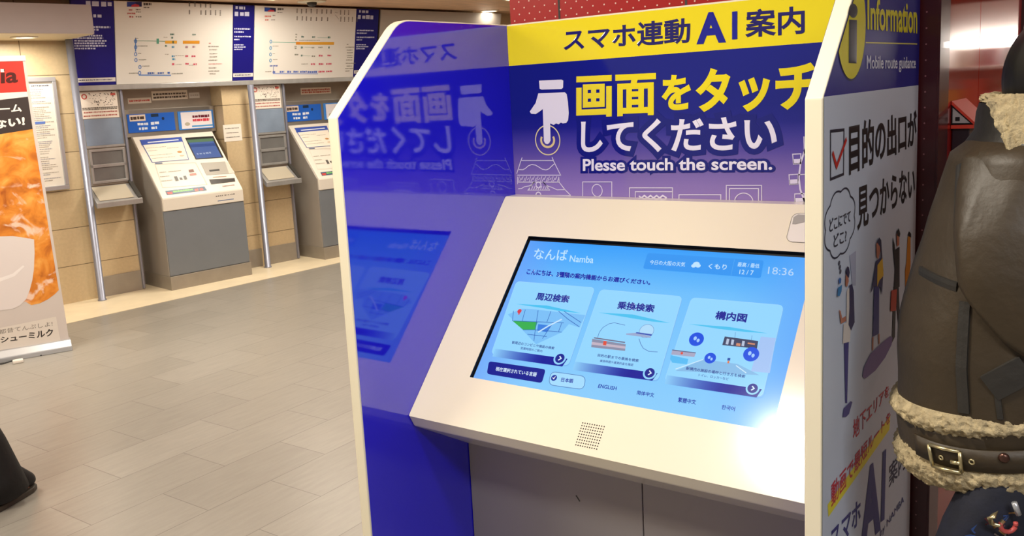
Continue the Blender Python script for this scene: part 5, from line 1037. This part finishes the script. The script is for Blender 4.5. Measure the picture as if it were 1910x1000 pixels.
# fleece: high resolution bands with curly relief
def fleece(rings_fn, nu, nv, amp, name, parent, fr=120.0):
    g = G(FLEECE); rr = []
    for j in range(nv + 1):
        row = []
        for k in range(nu):
            p, nrm = rings_fn(k / nu, j / nv)
            q = noise.noise(p * fr) * .6 + noise.noise(p * fr * 2.3) * .4; row.append(LM @ (p + nrm * amp * (0.5 + q)))
        rr.append(row)
    g.loft(rr, None, '#ffffff', True, True); return g.build(name, parent, True)
def band_fn(zt, zb_, bulge):
    def fn(u, v):
        th = u * 2 * math.pi; s = math.sin(v * math.pi); z = zt + (zb_ - zt) * v; p = jpt(z, th, -0.004 + bulge * s); q = jpt(z, th, 0.05); n_ = (q - p).normalized()
        return p, n_
    return fn
fleece(band_fn(1.000, .966, .010), 520, 16, .008, 'shearling_band', JK); fleece(band_fn(.930, .880, .012), 520, 18, .008, 'shearling_band', JK)
g = G(LEATHN); g.loft([jring(z, o_, 120) for z, o_ in ((.972, 0.0), (.968, .003), (.925, .003), (.915, .0))], LEATHER); BT = g.build('waist_belt', JK, True)
def surf(th, z, off): return LM @ jpt(z, math.radians(th), off)
g = G(LEATHER); L = []
for i in range(41):
    th = -168 + i * 100 / 40; zc = .944 - .008 * math.sin(i / 40 * math.pi); hw = .0165
    L.append([surf(th, zc + hw, .0075), surf(th, zc + hw, .0105), surf(th, zc - hw, .0105), surf(th, zc - hw, .0075)])
g.loft(L); g.build('belt_strap', BT, True)
g = G(BRASS); zc = .936
cn = [(-157, zc + .018), (-141.5, zc + .015), (-141.5, zc - .017), (-156, zc - .015)]
for (a_, b_) in zip(cn, cn[1:] + cn[:1]): g.tube([surf(a_[0], a_[1], .014), surf((a_[0] + b_[0]) / 2, (a_[1] + b_[1]) / 2, .0145), surf(b_[0], b_[1], .014)], .0028, None, 8)
g.tube([surf(-146, zc - .002, .0145), surf(-141.5, zc - .002, .0155)], .003, None, 8); g.build('buckle', BT, True, label='pale brass belt buckle')
g = G(BRASS)
for th, r_ in ((-151.5, .003), (-137, .0035)):
    p = surf(th, zc, .0115); n_ = (surf(th, zc, .03) - p).normalized(); a_ = n_.cross(Vector((0, 0, 1))).normalized(); b_ = n_.cross(a_)
    g.tube([p + (a_ * math.cos(k * math.pi / 8) + b_ * math.sin(k * math.pi / 8)) * r_ for k in range(17)], .0012, None, 6)
g.build('eyelet', BT, True)
g = G(mat('dark_snap_metal', '#5a4038', 0.3, metal=0.8)); p = surf(-124, zc + .008, .011); n_ = (surf(-124, zc + .008, .03) - p).normalized(); a_ = n_.cross(Vector((0, 0, 1))).normalized(); b_ = n_.cross(a_)
g.loft([[p + n_ * h_ + (a_ * math.cos(k * math.pi / 8) + b_ * math.sin(k * math.pi / 8)) * r_ for k in range(16)] for r_, h_ in ((.0075, 0), (.007, .003), (.004, .005), (.0005, .0055))]); g.build('snap_button', BT, True)
# sleeves
def spline(P, n):
    out = []
    for i in range(len(P) - 1):
        p0, p1, p2, p3 = P[max(i - 1, 0)], P[i], P[i + 1], P[min(i + 2, len(P) - 1)]
        for k in range(n):
            t_ = k / n; out.append(.5 * ((2 * p1) + (p2 - p0) * t_ + (2 * p0 - 5 * p1 + 4 * p2 - p3) * t_ ** 2 + (3 * p1 - p0 - 3 * p2 + p3) * t_ ** 3))
    return out + [P[-1]]
def sleeve(path, rad):
    pp = spline(path, 12); rr = []
    for i in range(len(pp)):
        k = i / (len(pp) - 1) * (len(rad) - 1); j = min(int(k), len(rad) - 2); rr.append(rad[j] + (rad[j + 1] - rad[j]) * (k - j) + .004 * noise.noise(pp[i] * 30))
    g = G(LEATHER); g.tube([LM @ p for p in pp], rr, None, 40); return g.build('sleeve', JK, True)
def bl_(x, y, z): return LM.inverted() @ bmv(x, y, z)
sleeve([bl_(.02, -.13, 1.30), bl_(.01, -.19, 1.18), bl_(.0, -.235, 1.04), bl_(.08, -.22, .985), bl_(.15, -.20, .98)], [.06, .072, .068, .06, .056])
sleeve([bl_(.02, .12, 1.29), bl_(.04, .15, 1.18), bl_(.06, .165, 1.06), bl_(.14, .12, 1.07), bl_(.2, .07, 1.095)], [.055, .062, .06, .056, .052])
# collar
CX = .0
def cring(z, cx, a_, b_, n=80): return [lm(cx + a_ * math.cos(k * 2 * math.pi / n), b_ * math.sin(k * 2 * math.pi / n), z) for k in range(n)]
g = G(LEATHN); g.loft([cring(1.362, .035, .108, .135), cring(1.385, .045, .108, .120), cring(1.405, .054, .104, .110), cring(1.432, .056, .104, .108), cring(1.446, .054, .098, .104)], mat('black_brown_leather', '#17120d', 0.5, bump=0.3), '#ffffff', False); g.build('collar', JK, True, label='dark leather stand collar')
def col_fn(u, v):
    th = u * 2 * math.pi; c_, s_ = math.cos(th), math.sin(th); x0 = .078 + .125 * c_
    fi = math.degrees(th) - 180 if s_ < 0 else 0
    lo = max(1.30, 1.447 - max(0, fi - 13) * .0048) if s_ < 0 else 1.445 - .1 * max(0, c_ + .2)
    prof_ = [(.084, 1.425), (.092, 1.452), (.106, 1.458), (.120, 1.450), (.132, (1.448 + lo) / 2), (.142, lo), (.122, lo + .002)]
    k = v * 6; j = min(int(k), 5); fr_ = k - j; r_ = prof_[j][0] + (prof_[j + 1][0] - prof_[j][0]) * fr_; z = prof_[j][1] + (prof_[j + 1][1] - prof_[j][1]) * fr_
    if c_ < 0: r_ = min(r_, .112 + .032 * min(1, max(0, fi) / 12) if s_ < 0 else .112 + .03 * max(0, 1 + c_ / .5))
    return Vector((.078 + r_ * c_, r_ * .98 * s_, z)), Vector((c_, s_, .3)).normalized()
fleece(col_fn, 420, 40, .010, 'shearling_collar', JK)
# hair
g = G(HAIR); rr = []
for j in range(25):
    v = j / 24; ph = v * math.pi * .78; row = []
    for k in range(72):
        th = k * 2 * math.pi / 72; c_, s_ = math.cos(th), math.sin(th); front = max(0, c_)
        front = max(0, math.cos(th - math.radians(60))); zz = 1.478 + .112 * math.cos(ph) + (.09 * front if ph > 1.3 else 0) * min(1, (ph - 1.3) / .8 if ph > 1.3 else 0); r_ = math.sin(min(ph, math.pi * .62)) * (1 - .10 * max(0, v - .75) * 4)
        q = 1 + .022 * noise.noise(Vector((c_ * 9, s_ * 9, v * 1.2))) + .010 * noise.noise(Vector((c_ * 40, s_ * 40, v * 2)))
        row.append(lm(.112 + .112 * r_ * c_ * q, .022 + .108 * r_ * s_ * q, zz))
    rr.append(row)
g.loft(rr); g.build('hair', MAN, True, label='short black hair')

# ---- navy bag seen below the jacket
t = thing('tote_bag', 'navy bag with a yellow clip and a red ring below the jacket hem', 'bag', tuple(lm(-.07, -.09, .52)), RZ)
def fBg(x, z, h): return lm(x, -.130 - h, z)
be = [(-.1018,.9032),(-.1310,.8414),(-.1429,.8050)]
g = G(NAVY); g.loft([[lm(x, -.09 + dy, z) for x, dy in ((x0, .02), (x0 + .02, .038), (x1 - .02, .038), (x1, .02), (x1, -.02), (x1 - .02, -.038), (x0 + .02, -.038), (x0, -.02))] for z, x0, x1 in ((.52, -.19, .04), (.535, -.20, .05), (.70, -.20, .05), (be[2][1], be[2][0], .05), (be[1][1], be[1][0], .045), (be[0][1], be[0][0], .02), (be[0][1] + .012, be[0][0] + .02, .01))]); BG = g.build('bag_body', t, True)
g = G(NAVY); g.tube([lm(-.02, -.09, be[0][1] + .005), lm(-.02, -.1, .97), lm(.0, -.1, 1.1)], .010, None, 8); g.build('strap', t, True)
g = G(BRASS); bq = [(-.0979,.8763),(-.0906,.8848),(-.1023,.8741),(-.0990,.8658),(-.0891,.8620),(-.0825,.8698),(-.0683,.8949),(-.0615,.8767)]
g.tube([fBg(p[0], p[1], .014) for p in (bq[0], bq[1], bq[0], bq[2], bq[3])], .004, None, 8); g.tube([fBg(p[0], p[1], .014) for p in (bq[3], bq[4], bq[5])], .003, None, 8); g.build('clip', t, True, label='yellow metal clip')
g = G(mat('red_enamel', '#c0504c', 0.4)); rc_ = [(-.0762,.8629),(-.0655,.8623)]
rad_ = abs(rc_[1][0] - rc_[0][0]); g.tube([fBg(rc_[0][0] + rad_ * math.cos(math.radians(160 + k * 12)), rc_[0][1] + rad_ * math.sin(math.radians(160 + k * 12)), .014) for k in range(19)], .0032, None, 8); g.build('ring_charm', t, True, label='red ring charm')
g = G(ALU); g.tube([fBg(p[0], p[1], .013) for p in bq[6:8]], .004, None, 8); g.build('zip_pull', t, True)
g = G(MATTE); rnd = random.Random(11)
for i in range(60):
    x, z = rnd.uniform(-.145, .02), rnd.uniform(.75, .872)
    if x < be[1][0] + .012 + max(0, z - be[1][1]) * .5: continue
    pts_ = [(x, z)]
    for k in range(3): pts_.append((pts_[-1][0] + rnd.uniform(-.009, .009), pts_[-1][1] + rnd.uniform(-.008, .008)))
    g.line(lambda a_, b_, h: lm(a_, -.1288 - h, b_), pts_, .0022, .0, None, rnd.choice(['#8a6a3a', '#6a3440', '#4a5a84', '#8a8a90', '#2c4a86']))
g.build('scribble_print', BG, fix=False)

# ---- passer-by at the left edge: boot and trouser leg
HZ = math.atan2(0.91, -0.41)
PB = thing('person', 'passer-by in black boots and dark clothes at the left edge', 'person', (-2.271 + .018, -0.907 + .012, 0), HZ)
LP = rm(PB)
def lp(x, y, z): return LP @ Vector((x, y, z))
arms = dict(r=((.02, -.16, 1.30), (-.08, -.19, 1.05), (-.02, -.17, .82)), l=((.02, .16, 1.30), (.08, .20, 1.05), (.2, .18, .90)))
nd, ed = person_nodes(arms, 1.50, .07)
FX, FY = .262, -.13
for k, dx in (('knee', .17), ('shin', .22), ('ankle', FX), ('ball', FX), ('toe', FX)):
    v = nd['r' + k][0]; nd['r' + k] = ((v[0] + dx, v[1] + FY * dx / FX, v[2]), nd['r' + k][1])
skin_body('body', PB, nd, ed, SKIN); add_face(PB, .07, 1.50)
g = G(BLACKF)
g.tube([lp(.03, -.085, .95), lp(.06, -.11, .74), lp(.20, -.175, .44), lp(.262, -.21, .25), lp(.29, -.222, .12), lp(.305, -.225, .045)], [.10, .10, .082, .078, .085, .092], None, 24)
g.tube([lp(.03, .085, .95), lp(.035, .09, .74), lp(.055, .096, .44), lp(.02, .096, .25), lp(.0, .096, .17)], [.10, .10, .075, .068, .066], None, 18)
g.build('trousers', PB, True)
g = G(BLACKF); g.loft([[lp(.03 + a_ * math.cos(k * math.pi / 16), b_ * math.sin(k * math.pi / 16), z) for k in range(32)] for z, a_, b_ in ((.70, .18, .225), (.82, .17, .215), (1.0, .155, .20), (1.2, .155, .215), (1.29, .13, .20), (1.34, .10, .13), (1.37, .075, .085), (1.40, .07, .075))]); ct = g.build('coat', PB, True)
for y in (-1, 1): g = G(BLACKF); A3 = [Vector(v) for v in arms['r' if y < 0 else 'l']]; g.tube([lp(*q_) for q_ in (A3[0] + Vector((0, -.02 * y, .02)), A3[0] + Vector((0, .02 * y, -.02)), A3[0].lerp(A3[1], .5), A3[1], A3[1].lerp(A3[2], .5), A3[2])], [.06, .078, .07, .068, .06, .054], None, 18); g.build('sleeve', ct, True)
g = G(HAIR); g.loft([[lp(.040 + .100 * r_ * math.cos(k * math.pi / 16), .095 * r_ * math.sin(k * math.pi / 16), 1.515 + z) for k in range(32)] for r_, z in ((.05, .112), (.35, .106), (.6, .09), (.82, .062), (.95, .03), (1, -.005), (.98, -.045), (.9, -.08))]); g.build('hair', PB, True)
for y in (-1, 1):
    yb = .095 * y + (FY if y < 0 else 0); xo = FX if y < 0 else 0
    g = G(SHOE); g.loft([[lp(x + xo, yb + w_ * math.cos(a_), max(0.02, zc + h_ * math.sin(a_))) for a_ in [k * math.pi / 10 for k in range(20)]] for x, w_, zc, h_, z_ in ((-.085, .02, .06, .05, 0), (-.07, .04, .09, .085, 0), (-.02, .046, .115, .11, 0), (.04, .047, .115, .105, 0), (.08, .048, .095, .085, 0), (.12, .050, .072, .060, 0), (.155, .046, .055, .042, 0), (.18, .034, .045, .03, 0), (.19, .016, .038, .016, 0))]); bo_ = g.build('boot', PB, True)
    g = G(SHOE); g.tube([lp(xo, yb, .10), lp(xo + .0, yb, .17), lp(xo - .005, yb, .25)], [.05, .05, .054], None, 20); g.build('boot_shaft', bo_, True)
    g = G(SOLE); g.loft([[lp(x_ + xo, y_, z) for x_, y_ in [(-.088, yb), (-.075, yb - .034), (0, yb - .044), (.1, yb - .05), (.145, yb - .05), (.18, yb - .036), (.197, yb), (.18, yb + .036), (.145, yb + .05), (.1, yb + .05), (0, yb + .044), (-.075, yb + .034)]] for z in (0.0, .022)]); g.build('sole', bo_, bevel=.004)
